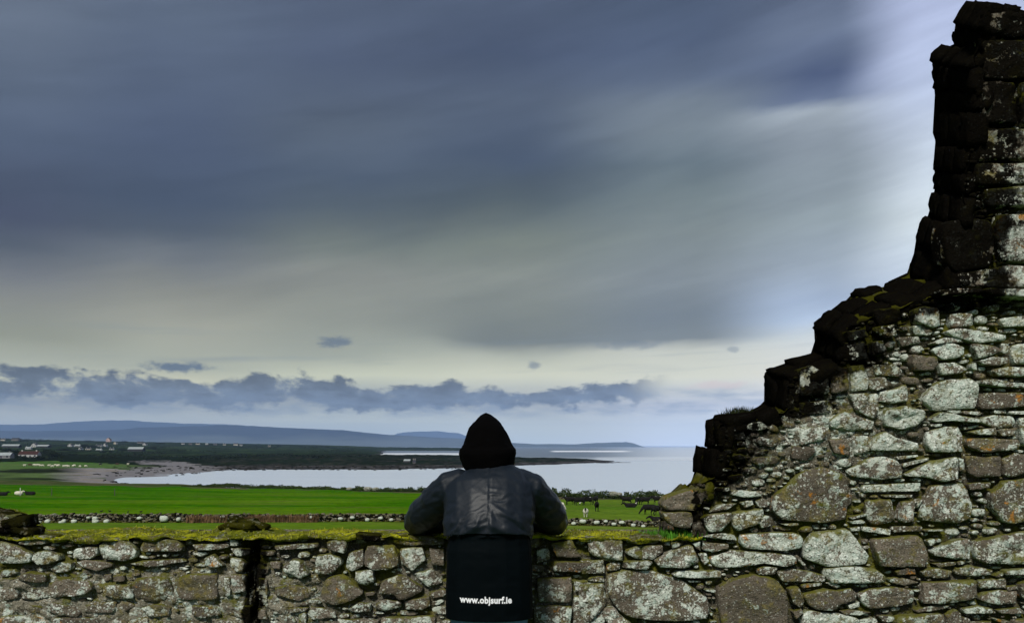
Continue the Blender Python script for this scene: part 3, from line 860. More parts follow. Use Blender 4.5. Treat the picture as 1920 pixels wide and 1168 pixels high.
def shrink(P, d):
    P = np.asarray(P, float); c = P.mean(0); v = P - c; r = np.hypot(v[:, 0], v[:, 1])
    return c + v * np.clip(1 - d / np.maximum(r, 1e-3), .3, 1)[:, None]
for li, P in LEDGE + ST:
    a = np.asarray(P)
    o_ = outline(shrink(a, -.9), 34 if (a.max(0) - a.min(0)).max() > 40 else 22, 2.2, .22)
    c0 = o_.mean(0)
    claim(o_, li, force=True)
    kind = 'L' if (c0[0] < 1300 and (c0[1] > 1000 or c0[0] < 1230)) else 'T'
    stones.append([kind, o_, li if li is not None else .5, .07 if len(stones) < 2 else rng.uniform(-.006, .012)])
n_traced = len(stones)
# rubble between them
def dil(m, r):
    o = m.copy()
    for k in range(1, r + 1):
        o[k:] |= m[:-k]; o[:-k] |= m[k:]
    o2 = o.copy()
    for k in range(1, r + 1):
        o2[:, k:] |= o[:, :-k]; o2[:, :-k] |= o[:, k:]
    return o2
slot = (np.abs(gxp - 474 - 3 * np.sin(gyp / 30)) < 9) & (gyp > 1012)
blocked = dil(occ > 0, 1) | ~inW | slot | (gyp > 1235)
ys_, xs_ = np.nonzero(~blocked)
def try_fill(wlo, whi, hlo, hhi, tries, cap, out, upper=None):
    got = 0
    for _ in range(tries):
        if got >= cap: break
        i = rng.integers(len(xs_)); cx = xs_[i] + X0 + .5; cy = ys_[i] + Y0 + .5
        if blocked[int(cy) - Y0, int(cx) - X0]: continue
        wv = rng.uniform(wlo, whi); hh = rng.uniform(hlo, hhi) * (1.0 if rng.random() < .85 else 1.5)
        a = rng.normal(0, .10); n = rng.integers(5, 8)
        an = np.sort((np.arange(n) + rng.uniform(-.25, .25, n)) / n * 2 * math.pi)
        ex = np.sign(np.cos(an)) * np.abs(np.cos(an)) ** .6 * wv / 2; ey = np.sign(np.sin(an)) * np.abs(np.sin(an)) ** .6 * hh / 2
        P = np.stack([cx + ex * math.cos(a) - ey * math.sin(a), cy + ex * math.sin(a) + ey * math.cos(a)], 1)
        r_ = raster(P)
        if r_ is None: continue
        sl, mk_ = r_
        if mk_.sum() < 4 or (blocked[sl] & mk_).any(): continue
        y_, x_ = sl
        g = slice(max(0, y_.start - 1), y_.stop + 1), slice(max(0, x_.start - 1), x_.stop + 1)
        big = np.zeros(blocked[g].shape, bool)
        big[y_.start - g[0].start:y_.start - g[0].start + mk_.shape[0], x_.start - g[1].start:x_.start - g[1].start + mk_.shape[1]] = mk_
        blocked[g] |= dil(big, 1)
        out.append(P); got += 1
    return got
fill = []
up = gyp < 420
try_fill(60, 95, 34, 60, 1200, 14, fill)
try_fill(36, 60, 16, 30, 3000, 80, fill)
try_fill(22, 40, 9, 18, 6000, 200, fill)
nL = sum(s[0] == 'L' for s in stones); nT = sum(s[0] == 'T' for s in stones)
END_N = 84
chips = []
def addfill(P, big=True):
    global nL, nT
    c0 = np.asarray(P).mean(0)
    kind = 'L' if (c0[0] < 1300 and c0[1] > 1000) else 'T'
    if big and ((kind == 'L' and nL < 296) or (kind == 'T' and nT < 296 - END_N)):
        stones.append([kind, outline(P, 16, 1.2, .25), float(np.clip(rng.normal(.5, .2), .1, .9)), rng.uniform(-.02, .0)])
        if kind == 'L': nL += 1
        else: nT += 1
    else: chips.append((kind, P))
for P in fill: addfill(P)
small = []
try_fill(12, 24, 5, 11, 14000, 700, small)
try_fill(6, 12, 3, 6, 16000, 900, small)
for P in small: addfill(P, (np.asarray(P).max(0) - np.asarray(P).min(0)).max() > 15)

def stone_geo(O, li, proud, n_rings=((1.0, .11), (1.0, .004), (.984, -.007), (.945, -.011), (.66, -.012), (.32, -.012)), seedv=0.0, orange=0.0, tone=None):
    O = np.asarray(O); n = len(O); c = O.mean(0); span = (O.max(0) - O.min(0)).min() / 1500 * WY
    k = min(1.0, span / .10)
    V = []; ed = []
    for f, dep in n_rings:
        Q = c + (O - c) * f
        dep2 = dep if dep > .05 else (dep - .012) * k + .012 * k
        for p in Q:
            x, z = w2(p[0], p[1]); V.append((x, WY - proud + dep2, z)); ed.append(1.0 if f > .95 else (.4 if f > .8 else 0))
    x, z = w2(*c); V.append((x, WY - proud - .012 * k, z)); ed.append(0)
    V = np.array(V)
    d = .020 * k * fbm(V[:, 0] / .07 + seedv, V[:, 2] / .06, seedv, 3, 51) + .007 * k * fbm(V[:, 0] / .018 + seedv, V[:, 2] / .018, 0, 2, 53)
    tilt = rng.normal(0, .05, 2)
    cx, cz = w2(*c)
    msk = np.arange(len(V)) >= n
    V[:, 1] += np.where(msk, d + tilt[0] * (V[:, 0] - cx) + tilt[1] * (V[:, 2] - cz), 0)
    F = []
    for r in range(len(n_rings) - 1):
        for i in range(n):
            j = (i + 1) % n; F.append((r * n + i, r * n + j, (r + 1) * n + j, (r + 1) * n + i))
    e = (len(n_rings) - 1) * n
    for i in range(n): F.append((e + i, e + (i + 1) % n, len(V) - 1))
    px = V[:, 0] / WY * 1500 + 960; py = 836 - (V[:, 2] - CZ) / WY * 1500
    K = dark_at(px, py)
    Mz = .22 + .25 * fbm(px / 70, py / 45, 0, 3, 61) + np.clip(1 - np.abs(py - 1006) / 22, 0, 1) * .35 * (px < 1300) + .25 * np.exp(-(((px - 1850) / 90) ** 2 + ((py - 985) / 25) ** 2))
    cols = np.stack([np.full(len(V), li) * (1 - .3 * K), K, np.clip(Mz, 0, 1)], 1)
    tn = rng.uniform(.25, 1) if tone is None else tone
    cols2 = np.stack([np.full(len(V), tn), np.full(len(V), orange), np.array(ed)], 1)
    return V, F, cols, cols2
def add_tone(o, cols2):
    a = o.data.color_attributes.new('Tone', 'FLOAT_COLOR', 'POINT')
    arr = np.ones((len(cols2), 4)); arr[:, :3] = cols2; a.data.foreach_set('color', arr.ravel())
low_wall = thing('parapet_wall', 'low lichened rubble wall with a mossy top that the hooded person leans on', 'stone wall', (0, 4.3, gz(0, 4.3)))
tall_wall = thing('ruined_wall', 'tall broken ruin wall of lichened stones stepping up to the right', 'ruin', (2.4, 4.3, gz(2.4, 4.3)))
ROOT = {'L': low_wall, 'T': tall_wall}
def attach(o, root):     # geometry is written in place; shift it to the thing's own origin
    o.parent = root; o.matrix_parent_inverse = Matrix.Translation(root.location).inverted()
for i, (kd, O, li, pr) in enumerate(stones):
    tone = None
    c0 = O.mean(0)
    fl_ = float(flush_at(c0[0], c0[1])); pr = pr - .009 * fl_ if i > 1 else pr
    V, F, c1_, c2_ = stone_geo(O, li, pr, seedv=i * 1.7, orange=(1.0 if rng.random() < .22 else (.3 if rng.random() < .4 else -.6)), tone=tone)
    o = mesh_obj('stone', V, F, stone_mat, cols=c1_)
    add_tone(o, c2_); attach(o, ROOT[kd])
for kd in 'LT':
    VV, FF, C1, C2 = [], [], [], []; off = 0
    for k2_, P in chips:
        if k2_ != kd: continue
        V, F, a_, b_ = stone_geo(outline(P, 9, .6, .25), float(np.clip(rng.normal(.5, .25), .05, .95)), rng.uniform(-.022, -.004), n_rings=((1.0, .06), (1.0, .008), (.85, -.004), (.5, -.010)), seedv=off * .37)
        VV.append(V); FF += [tuple(np.array(f) + off) for f in F]; C1.append(a_); C2.append(b_); off += len(V)
    if VV:
        o = mesh_obj('pinning_stones', np.concatenate(VV), FF, stone_mat, cols=np.concatenate(C1), kind='stuff')
        add_tone(o, np.concatenate(C2)); attach(o, ROOT[kd])

# hearting and mortar behind the face stones
def core(kd):
    st = 4
    if kd == 'L': xs = np.arange(-1300, 1304, st); ys = np.arange(1000, 1408, st)
    else: xs = np.arange(1290, 2154, st); ys = np.arange(12, 1408, st)
    GX, GY = np.meshgrid(xs, ys)
    if kd == 'L': ins = GY > top_front(GX) + 1
    else: ins = inpoly([(p[0] + 2, p[1] + 2) for p in front_poly[:-2]] + [(2152, 1420), (1290, 1420)], GX + .01, GY + .01)
    fl = flush_at(GX, GY)
    nz = fbm(GX / 14, GY / 10, 0, 4, 71); nz2 = fbm(GX / 5, GY / 4, 0, 3, 73)
    dep = .040 + .020 * nz + .011 * nz2 - fl * (.030 - .004 * nz)
    dep = np.where(GX * 0 + (np.abs(GX - 474 - 3 * np.sin(GY / 30)) < 8) & (GY > 1010) & (kd == 'L'), .26, dep)
    # deep shade pocket under the projecting course
    dep = dep + .05 * np.exp(-(((GX - 1840) / 90) ** 4 + ((GY - 572) / 14) ** 4))
    x = (GX - 960) / 1500 * WY; z = CZ - (GY - 836) / 1500 * WY
    ids = -np.ones(GX.shape, int); sel = ins; ids[sel] = np.arange(sel.sum())
    V = np.stack([x[sel], WY + dep[sel], z[sel]], 1)
    V[:, 2] = np.maximum(V[:, 2], -.05)
    a, b, c, d = ids[:-1, :-1], ids[1:, :-1], ids[1:, 1:], ids[:-1, 1:]
    ok = (a >= 0) & (b >= 0) & (c >= 0) & (d >= 0)
    F = np.stack([a[ok], b[ok], c[ok], d[ok]], 1).tolist()
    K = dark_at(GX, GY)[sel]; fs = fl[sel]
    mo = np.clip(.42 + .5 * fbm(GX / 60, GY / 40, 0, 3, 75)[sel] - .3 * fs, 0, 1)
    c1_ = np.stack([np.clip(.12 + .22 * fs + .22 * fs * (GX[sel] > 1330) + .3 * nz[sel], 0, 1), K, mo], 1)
    c2_ = np.stack([np.clip(fs * np.where(GX[sel] > 1330, .62, 1.1) + .25 * nz2[sel], 0, 1), np.full(len(V), -.3), np.full(len(V), .6)], 1)
    return V, F, c1_, c2_
for kd in 'LT':
    V, F, a_, b_ = core(kd)
    o = mesh_obj('mortar', V, F, joint_mat, cols=a_); add_tone(o, b_); attach(o, ROOT[kd])

# broken end of the tall wall: a ruled rubble surface between near and far edge
def resamp(A_, n):
    d = np.hypot(*(np.diff(A_[:, :2], axis=0).T)) + np.hypot(*(np.diff(A_[:, 2:], axis=0).T)); cum = np.concatenate([[0], np.cumsum(d)])
    t = np.linspace(0, cum[-1], n); return np.stack([np.interp(t, cum, A_[:, i]) for i in range(4)], 1), t / cum[-1]
BRr, bt = resamp(BRa, 420)
sN = 12
rib = np.zeros((len(BRr), sN + 1, 3))
for i, (sx, sy, fx, fy) in enumerate(BRr):
    pF = np.array([*w2(fx, fy, WY)]); pB = np.array([*w2(sx, sy, WB)])
    for j in range(sN + 1):
        f = j / sN; q_ = pF * (1 - f) + pB * f
        rib[i, j] = (q_[0], WY + .01 + (WB - WY - .01) * f, q_[1])
tang = np.gradient(rib, axis=0); across = np.gradient(rib, axis=1)
nrm = np.cross(tang, across); nrm /= np.linalg.norm(nrm, axis=2, keepdims=True) + 1e-9
# make normals point to the open side (left / up)
sg = np.sign(nrm[..., 0] * -1 + nrm[..., 2] * .8); nrm *= np.where(sg == 0, 1, sg)[..., None]
rr_ = rib.reshape(-1, 3)
dsp = .026 * fbm(rr_[:, 0] / .05, rr_[:, 1] / .05, rr_[:, 2] / .05, 4, 81) + .02 * fbm(rr_[:, 0] / .16, rr_[:, 1] / .16, rr_[:, 2] / .16, 3, 83) - .012
ribd = rib + nrm * dsp.reshape(rib.shape[:2])[..., None]
V = ribd.reshape(-1, 3); ii = np.arange(len(BRr) * (sN + 1)).reshape(len(BRr), sN + 1)
F = np.stack([ii[:-1, :-1], ii[:-1, 1:], ii[1:, 1:], ii[1:, :-1]], -1).reshape(-1, 4).tolist()
PY = 836 - (V[:, 2] - CZ) / V[:, 1] * 1500
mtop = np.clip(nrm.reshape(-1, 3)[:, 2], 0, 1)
c1_ = np.stack([np.full(len(V), .12), np.clip(1.0 - .55 * mtop * ((PY > 500) & (PY < 600) | (PY > 765)), 0, 1), np.clip(.2 + .8 * mtop, 0, 1)], 1)  # broken end: crust plus its shade painted in
c2_ = np.stack([np.full(len(V), .0), np.full(len(V), -.5), np.full(len(V), .3)], 1)
o = mesh_obj('broken_edge', V, F, joint_mat, cols=c1_); add_tone(o, c2_); attach(o, tall_wall)
# individual stones bedded in the broken end
def block(cen, ax, ay, az_, sx, sy, sz, seed):
    """rounded rough block, 6x6x6 shell, axes given"""
    V = []; n = 4
    F = []; idm = {}
    def vid(i, j, k):
        if (i, j, k) not in idm:
            p = np.array([i, j, k]) / n * 2 - 1.0
            q = p * (1 - .045 * (np.abs(p[[1, 2, 0]]) ** 3 + np.abs(p[[2, 0, 1]]) ** 3))
            idm[(i, j, k)] = len(V); V.append(q)
        return idm[(i, j, k)]
    for a in range(n):
        for b_ in range(n):
            for (f0) in (0, n):
                F.append([vid(a, b_, f0), vid(a + 1, b_, f0), vid(a + 1, b_ + 1, f0), vid(a, b_ + 1, f0)][::(1 if f0 else -1)])
                F.append([vid(a, f0, b_), vid(a + 1, f0, b_), vid(a + 1, f0, b_ + 1), vid(a, f0, b_ + 1)][::(-1 if f0 else 1)])
                F.append([vid(f0, a, b_), vid(f0, a + 1, b_), vid(f0, a + 1, b_ + 1), vid(f0, a, b_ + 1)][::(1 if f0 else -1)])
    V = np.array(V)
    nz = 1 + .30 * fbm(V[:, 0] * 1.3 + seed, V[:, 1] * 1.3, V[:, 2] * 1.3 + seed, 3, 91) + .09 * fbm(V[:, 0] * 4 + seed, V[:, 1] * 4, V[:, 2] * 4, 2, 93)
    V = V * nz[:, None]
    W = cen + V[:, :1] * sx * ax + V[:, 1:2] * sy * ay + V[:, 2:] * sz * az_
    return W, F
pos = 0.0; cnt = 0
arc = np.concatenate([[0], np.cumsum(np.linalg.norm(np.diff(rib[:, sN // 2], axis=0), axis=1))])
while pos < arc[-1] - .1 and cnt < END_N:
    Ls = rng.uniform(.09, .19)
    i0 = int(np.searchsorted(arc, pos + Ls / 2)); i0 = min(i0, len(arc) - 2)
    if rib[i0, 0, 2] < .98: pos += Ls; continue
    if rib[i0, 0, 0] > 2.75: break
    t_ = tang[i0, sN // 2] / np.linalg.norm(tang[i0, sN // 2])
    cuts = np.sort(rng.uniform(.25, .75, rng.integers(1, 3))); cuts = np.concatenate([[0.02], cuts, [1.0]])
    for a_, b2 in zip(cuts[:-1], cuts[1:]):
        if b2 - a_ < .12 or cnt >= END_N: continue
        fm = (a_ + b2) / 2; jj = min(sN, int(fm * sN))
        cen = rib[i0, jj]; nn = nrm[i0, jj]; ac = across[i0, jj] / np.linalg.norm(across[i0, jj])
        sy_ = (b2 - a_) * np.linalg.norm(rib[i0, -1] - rib[i0, 0]) / 2 * .93; th = rng.uniform(.035, .05)
        W, F = block(cen - nn * (th - rng.uniform(-.004, .022)), t_, ac, nn, Ls / 2 * .93, sy_, th, cnt * 3.3)
        mt = float(np.clip(nn[2], 0, 1))
        pyc = 836 - (cen[2] - CZ) / cen[1] * 1500
        n_ = len(W)
        lowend = pyc > 900
        c1_ = np.tile([.15, (.45 if lowend else 1.0), .15 + .5 * mt], (n_, 1)); c2_ = np.tile([.15 if not lowend else .35, .3 if lowend else -.5, .2], (n_, 1))  # end stones: crust with shade painted in, black even in sun
        o = mesh_obj('stone', W, F, stone_mat, cols=c1_); add_tone(o, c2_); attach(o, tall_wall); cnt += 1
    pos += Ls
# back faces and inner mass, seen only from elsewhere
def slab(name, poly, Yv, root, mat):
    from mathutils.geometry import tessellate_polygon
    pv_ = [Vector((p[0], p[1], 0)) for p in poly]
    me = bpy.data.meshes.new(name); me.from_pydata([(p[0], Yv, p[1]) for p in poly], [], [tuple(t_) for t_ in tessellate_polygon([pv_])])
    me.materials.append(mat); n_ = len(me.vertices)
    for nm, cc_ in (('Col', (.15, .95 if root is tall_wall else .3, .2, 1)), ('Tone', (.7, 0, .3, 1))):
        a = me.color_attributes.new(nm, 'FLOAT_COLOR', 'POINT'); a.data.foreach_set('color', np.tile(cc_, (n_, 1)).ravel())
    o = bpy.data.objects.new(name, me); C.objects.link(o); attach(o, root); return o
bp = [w2(s[0], s[1], WB) for s in BRa]; slab('rear_face', bp + [(3.66, -5 * 0 - .6), (.86, -.6)], WB - .004, tall_wall, joint_mat)
slab('rear_face', [(-6.2, 1.02), (.87, 1.02), (.87, -.6), (-6.2, -.6)], WB - .008, low_wall, joint_mat)

# mossy top of the low wall
TB = [(-1300,960),(-600,950),(-200,948),(0,948),(25,952),(45,966),(58,982),(90,988),(150,988),(200,985),(260,981),(320,984),(360,989),(392,990),(408,984),(425,976),(445,971),(465,974),(480,979),(510,983),(540,990),(590,989),(640,985),(700,986),(760,988),(850,990),(1000,992),(1065,989),(1120,987),(1200,991),(1240,995),(1330,996)]
cxs = np.arange(-1290, 1318, 5.0); sR = np.concatenate([[-.03, -.015], np.linspace(0, 1, 46), [1.02]])
CXg, SR = np.meshgrid(cxs, sR)
depth = WY - .022 + np.clip(SR, 0, 1) * (WB - WY + .03)
zf = CZ - (top_front(CXg) - 836 - 3 + 6 * fbm(CXg / 26, 0 * CXg, 0, 3, 99)) / 1500 * WY
zb = CZ - (np.interp(CXg, [t[0] for t in TB], [t[1] for t in TB]) - 836) / 1500 * 4.45
f = np.clip(SR / .75, 0, 1); f = f * f * (3 - 2 * f)
zc = zf * (1 - f) + zb * f
Xc = (CXg - 960) / 1500 * np.where(SR < 0, WY, 4.0 + .45 * np.clip(SR / .75, 0, 1))
lump = fbm(Xc / .13, depth / .11, 0, 4, 101); fine = fbm(Xc / .032, depth / .028, 0, 4, 103); wav = fbm(Xc / .5, depth / .4, 0, 3, 105)
zc = zc + .016 * lump + .011 * fine + .010 * wav - .010 - .014 * f - np.clip(SR - .8, 0, 1) * .25
front = np.clip(-SR / .03, 0, 1)
zc = zc - front * (.010 + .030 * np.clip(lump + .3 * fine, -.3, 1)) - np.exp(-(np.clip(SR, 0, 1) / .04) ** 2) * .008
depth = depth + front * .012 - .018 * fine * (SR < .05) - .022 * lump * (SR < .06)
V = np.stack([Xc.ravel(), depth.ravel(), zc.ravel()], 1)
na_, nb_ = CXg.shape; ii = np.arange(na_ * nb_).reshape(na_, nb_)
F = np.stack([ii[:-1, :-1], ii[:-1, 1:], ii[1:, 1:], ii[1:, :-1]], -1).reshape(-1, 4).tolist()
def moss_mat():
    m, t, b, co = new_mat('moss_and_turf')
    n1 = noise(co, 5, 6, .68); n2 = noise(vadd(co, (3, 9, 1)), 26, 6, .72); n3 = noise(co, 130, 3, .6); n4 = noise(vadd(co, (9, 2, 4)), 11, 6, .70)
    c = mixc(t, n2, (.050, .060, .008), (.22, .25, .015))
    c = mixc(t, n4.step(.50, .64) * .8, c, (.16, .135, .065))           # bleached grass
    c = mixc(t, n1.step(.45, .58) * n2.step(.38, .54), c, (.50, .50, .015))   # bright cushion moss
    c = mixc(t, (n2 + (n3 - .5) * .3).step(.62, .70) * n4.step(.45, .55) * .8, c, (.40, .22, .03))
    c = mixc(t, (1.0 - n2.step(.30, .40)) * .9, c, (.02, .018, .008))
    d3, c3 = voro(vadd(co, (9, 1, 7)), 70)
    c = mixc(t, (1.0 - d3.step(.2, .32)) * (n4 - sep(c3)[0]).step(-.10, .0) * .7, c, (.42, .43, .36))
    c = cscale(c, (n3 - .5) * 1.1 + 1.0)
    plug(t, c, b.inputs['Base Color']); b.inputs['Roughness'].default_value = 1.0; b.inputs['Specular IOR Level'].default_value = .05
    bump(t, b, n3 * .7 + n2 * .9, 1.0, .035)
    return m
mossm = moss_mat()
o = mesh_obj('mossy_top', V, F, mossm); attach(o, low_wall)

# grass: blades as narrow tapering strips
def blades(name, spots, mat, lo, hi, root=None, wdt=.003, lean=.5, kind='stuff'):
    V, F = [], []
    for (x, y, z) in spots:
        h = random.uniform(lo, hi); a = random.uniform(0, 6.283); l = random.uniform(0, lean) * h; w_ = wdt * random.uniform(.6, 1.3)
        dx, dy = math.cos(a) * l, math.sin(a) * l; px_, py_ = -math.sin(a) * w_, math.cos(a) * w_
        k = len(V)
        V += [(x - px_, y - py_, z), (x + px_, y + py_, z), (x + dx * .35 - px_ * .8, y + dy * .35 - py_ * .8, z + h * .55), (x + dx * .35 + px_ * .8, y + dy * .35 + py_ * .8, z + h * .55), (x + dx, y + dy, z + h * .95)]
        F += [(k, k + 1, k + 3, k + 2), (k + 2, k + 3, k + 4)]
    o = mesh_obj(name, V, F, mat, smooth=False, kind=kind)
    if root: attach(o, root)
    return o
grass_m = simple('fresh_grass', (.045, .15, .008), .7, .2, .5, 30)
dry_m = simple('dry_grass', (.16, .13, .05), .9, .1, .4, 30)
dkgrass_m = simple('dark_grass', (.016, .022, .006), .9, .1, .4, 30)
p = at(1272, 1003, 4.06)
o = blades('grass_tuft', [(p.x + random.gauss(0, .075), 4.04 + random.uniform(-.04, .14), p.z - .02 + random.uniform(0, .004)) for _ in range(900)], grass_m, .02, .055)
o['label'] = 'bright green grass tuft growing where the low wall meets the tall ruin'; o['category'] = 'grass'
p = at(1388, 776, 4.5)
o = blades('grass_tuft', [(p.x + random.gauss(0, .03), 4.5 + random.gauss(0, .04), p.z - .015) for _ in range(420)] + [(p.x - .06 + random.gauss(0, .02), 4.5 + random.gauss(0, .04), p.z - .03) for _ in range(120)], dkgrass_m, .02, .068, wdt=.0022, lean=.7)
o['label'] = 'dark wiry grass tuft on the lowest high step of the ruin, against the sky'; o['category'] = 'grass'
o = blades('dry_stalk', [(at(1353, 780, 4.5).x + random.gauss(0, .002), 4.5, at(1353, 780, 4.5).z - .01) for _ in range(3)], dkgrass_m, .025, .035, wdt=.0015, kind=None)
o['label'] = 'tiny dry stalk standing on the step left of the dark grass tuft'; o['category'] = 'plant'
sp = []
for _ in range(16000):
    i = random.randrange(46); j = random.randrange(len(cxs)); k = (i + 2) * nb_ + j
    if fbm(V[k, 0] / .2, V[k, 1] / .2, 0, 3, 121) > .02: sp.append((V[k, 0] + random.uniform(-.01, .01), V[k, 1] + random.uniform(-.01, .01), V[k, 2] - .003))
mg = simple('moss_shoots', (.20, .21, .02), .9, .05, .6, 12)
# loose and bedded stones on top of the low wall
for k_, (px, py, D_, sx_, sy_, sz_, cr, mo, ax_) in enumerate(((12, 972, 4.10, .085, .08, .030, .9, .3, .1), (40, 978, 4.06, .06, .07, .028, .9, .5, -.2), (-25, 965, 4.15, .10, .09, .035, .8, .4, .1), (15, 990, 4.05, .09, .06, .022, .95, .3, 0), (50, 992, 4.05, .07, .06, .020, .9, .6, .2), (-60, 985, 4.1, .1, .08, .04, .8, .4, .1),
    (430, 985, 4.28, .045, .05, .020, .6, .6, -.35), (447, 978, 4.38, .042, .05, .024, .8, .5, .25), (466, 979, 4.34, .040, .05, .020, .7, .6, -.1), (486, 985, 4.30, .048, .05, .017, .7, .7, .3), (455, 986, 4.2, .06, .04, .016, .6, .8, .05), (692, 1005, 4.02, .06, .05, .016, .75, .3, .1))):
    cen = np.array(at(px, py, D_)); a1 = np.array([math.cos(ax_), 0, -math.sin(ax_)]); a3 = np.array([math.sin(ax_), 0, math.cos(ax_)])
    W, F = block(cen, a1, np.array([0, 1.0, 0]), a3, sx_, sy_, sz_, 900 + k_ * 2.1)
    o = mesh_obj('stone', W, F, stone_mat, cols=np.tile([.3, cr, mo], (len(W), 1))); add_tone(o, np.tile([.2, 0, .3], (len(W), 1))); attach(o, low_wall)
blades('moss_shoots', sp, mg, .007, .022, low_wall, wdt=.0022, lean=.9)
# ------------------------------------------------------------------ people and animals: shared helpers
def tubes_mesh(chains, name, voxel, smooth_it=2, extra=None):
    """each chain: list of (x,y,z,rx[,rz]) ; closed lofted tubes fused into one continuous skin"""
    V, F = [], []
    for ch in chains:
        n = 16; k0 = len(V); pts = [Vector(c[:3]) for c in ch]
        for i, c in enumerate(ch):
            d = (pts[min(i + 1, len(pts) - 1)] - pts[max(i - 1, 0)]).normalized()
            if i == 0:
                up_ = Vector((0, 0, 1)) if abs(d.z) < .7 else Vector((0, 1, 0)); s_ = d.cross(up_).normalized()
            else: s_ = (s_ - d * d.dot(s_)).normalized()
            u_ = s_.cross(d).normalized()
            r1_ = c[3]; r2_ = c[4] if len(c) > 4 else c[3]
            for a in range(n):
                t_ = a / n * 2 * math.pi
                V.append(pts[i] + s_ * r1_ * math.cos(t_) + u_ * r2_ * math.sin(t_))
        for i in range(len(ch) - 1):
            for a in range(n):
                b_ = (a + 1) % n; F.append((k0 + i * n + a, k0 + i * n + b_, k0 + (i + 1) * n + b_, k0 + (i + 1) * n + a))
        # domed ends
        for e, i, sgn in ((0, 0, -1), (1, len(ch) - 1, 1)):
            d = (pts[1] - pts[0]).normalized() if e == 0 else (pts[-1] - pts[-2]).normalized()
            r_ = min(ch[i][3], ch[i][4] if len(ch[i]) > 4 else ch[i][3])
            base = k0 + i * n; prev = base
            ring = len(V)
            for a in range(n): V.append(pts[i] + (V[base + a] - pts[i]) * .7 + d * sgn * r_ * .55)
            tip = len(V); V.append(pts[i] + d * sgn * r_ * .85)
            for a in range(n):
                b_ = (a + 1) % n; F.append((prev + a, prev + b_, ring + b_, ring + a)); F.append((ring + a, ring + b_, tip))
    if extra:
        for v_, f_ in extra:
            k0 = len(V); V += [Vector(v) for v in v_]; F += [tuple(i + k0 for i in f) for f in f_]
    me = bpy.data.meshes.new('tmp'); me.from_pydata([tuple(v) for v in V], [], F)
    bm = bmesh.new(); bm.from_mesh(me); bmesh.ops.recalc_face_normals(bm, faces=bm.faces[:]); bm.to_mesh(me); bm.free()
    o = bpy.data.objects.new('tmp', me); C.objects.link(o)
    m = o.modifiers.new('r', 'REMESH'); m.mode = 'VOXEL'; m.voxel_size = voxel
    s_ = o.modifiers.new('s', 'SMOOTH'); s_.iterations = smooth_it; s_.factor = .5
    dg = bpy.context.evaluated_depsgraph_get(); r = bpy.data.meshes.new_from_object(o.evaluated_get(dg))
    bpy.data.objects.remove(o); bpy.data.meshes.remove(me)
    r.name = name
    return r
def mesh_np(me):
    co = np.zeros(len(me.vertices) * 3); me.vertices.foreach_get('co', co)
    no = np.zeros(len(me.vertices) * 3); me.vertex_normals.foreach_get('vector', no)
    return co.reshape(-1, 3), no.reshape(-1, 3)
def finish(me, mat, name, parent):
    me.materials.clear(); me.materials.append(mat)
    me.polygons.foreach_set('use_smooth', [True] * len(me.polygons)); me.update()
    o = bpy.data.objects.new(name, me); C.objects.link(o)
    if parent: o.parent = parent
    return o
def ellipsoid(c, r, n=14, rot=0.0):
    V = [(c[0], c[1], c[2] - r[2])]; F = []
    for i in range(1, n):
        ph = -math.pi / 2 + math.pi * i / n
        for j in range(2 * n):
            th = math.pi * j / n
            V.append((c[0] + r[0] * math.cos(ph) * math.cos(th), c[1] + r[1] * math.cos(ph) * math.sin(th), c[2] + r[2] * math.sin(ph)))
    V.append((c[0], c[1], c[2] + r[2])); m = 2 * n
    for j in range(m): F.append((0, 1 + (j + 1) % m, 1 + j)); F.append((len(V) - 1, len(V) - 1 - m + j, len(V) - 1 - m + (j + 1) % m))
    for i in range(n - 2):
        for j in range(m): a = 1 + i * m; F.append((a + j, a + (j + 1) % m, a + m + (j + 1) % m, a + m + j))
    if rot:
        R_ = Matrix.Rotation(rot, 3, 'X'); cc_ = Vector(c); V = [tuple(R_ @ (Vector(v) - cc_) + cc_) for v in V]
    return V, F

# ------------------------------------------------------------------ the person at the wall
PX, PY0 = -.104, 3.66
PG = gz(PX, 3.66)
person = thing('person', 'person in a black hood and two-tone dark jacket leaning on the mossy wall', 'person', (PX, PY0, PG))
def to_person(me):
    me.transform(Matrix.Translation((-PX, -PY0, -PG)))
HX = -.119
# body: one skin with head, neck, trunk, arms, hands and fingers
fing = []
for sgn, wx, wy in ((-1, -.215, 4.235), (1, .0, 4.235)):
    dx = -sgn                      # hands point inwards and forward
    wz = 1.098
    ch = [[(wx, wy, wz, .026, .02), (wx + dx * .04, wy + .03, wz - .002, .038, .017), (wx + dx * .075, wy + .055, wz - .006, .040, .015)]]
    bx_, by_ = wx + dx * .085, wy + .062
    tx, ty = dx * .81, .58         # pointing direction of the hand
    for q, (ln, of) in enumerate(((.072, -.031), (.080, -.010), (.074, .011), (.058, .031))):
        ox_, oy_ = -ty * of * (1 if sgn < 0 else -1), tx * of * (1 if sgn < 0 else -1)
        a = (bx_ + ox_ * 1.0, by_ + oy_, wz - .004)
        b_ = (a[0] + tx * ln * .5, a[1] + ty * ln * .5, wz - .006)
        c_ = (a[0] + tx * ln * .82, a[1] + ty * ln * .82, wz - .018)
        d_ = (a[0] + tx * ln, a[1] + ty * ln, wz - .030)
        ch.append([(*a, .0095), (*b_, .0088), (*c_, .0082), (*d_, .0072)])
    s2 = -1 if sgn < 0 else 1
    th0 = (wx + dx * .03 - ty * s2 * -.02, wy + .02 + .0, wz); 
    ch.append([(wx + dx * .025, wy + .008, wz, .013), (wx + dx * .065, wy + .002, wz + .004, .011), (wx + dx * .10, wy + .012, wz - .004, .0095), (wx + dx * .118, wy + .026, wz - .012, .008)])
    fing += ch
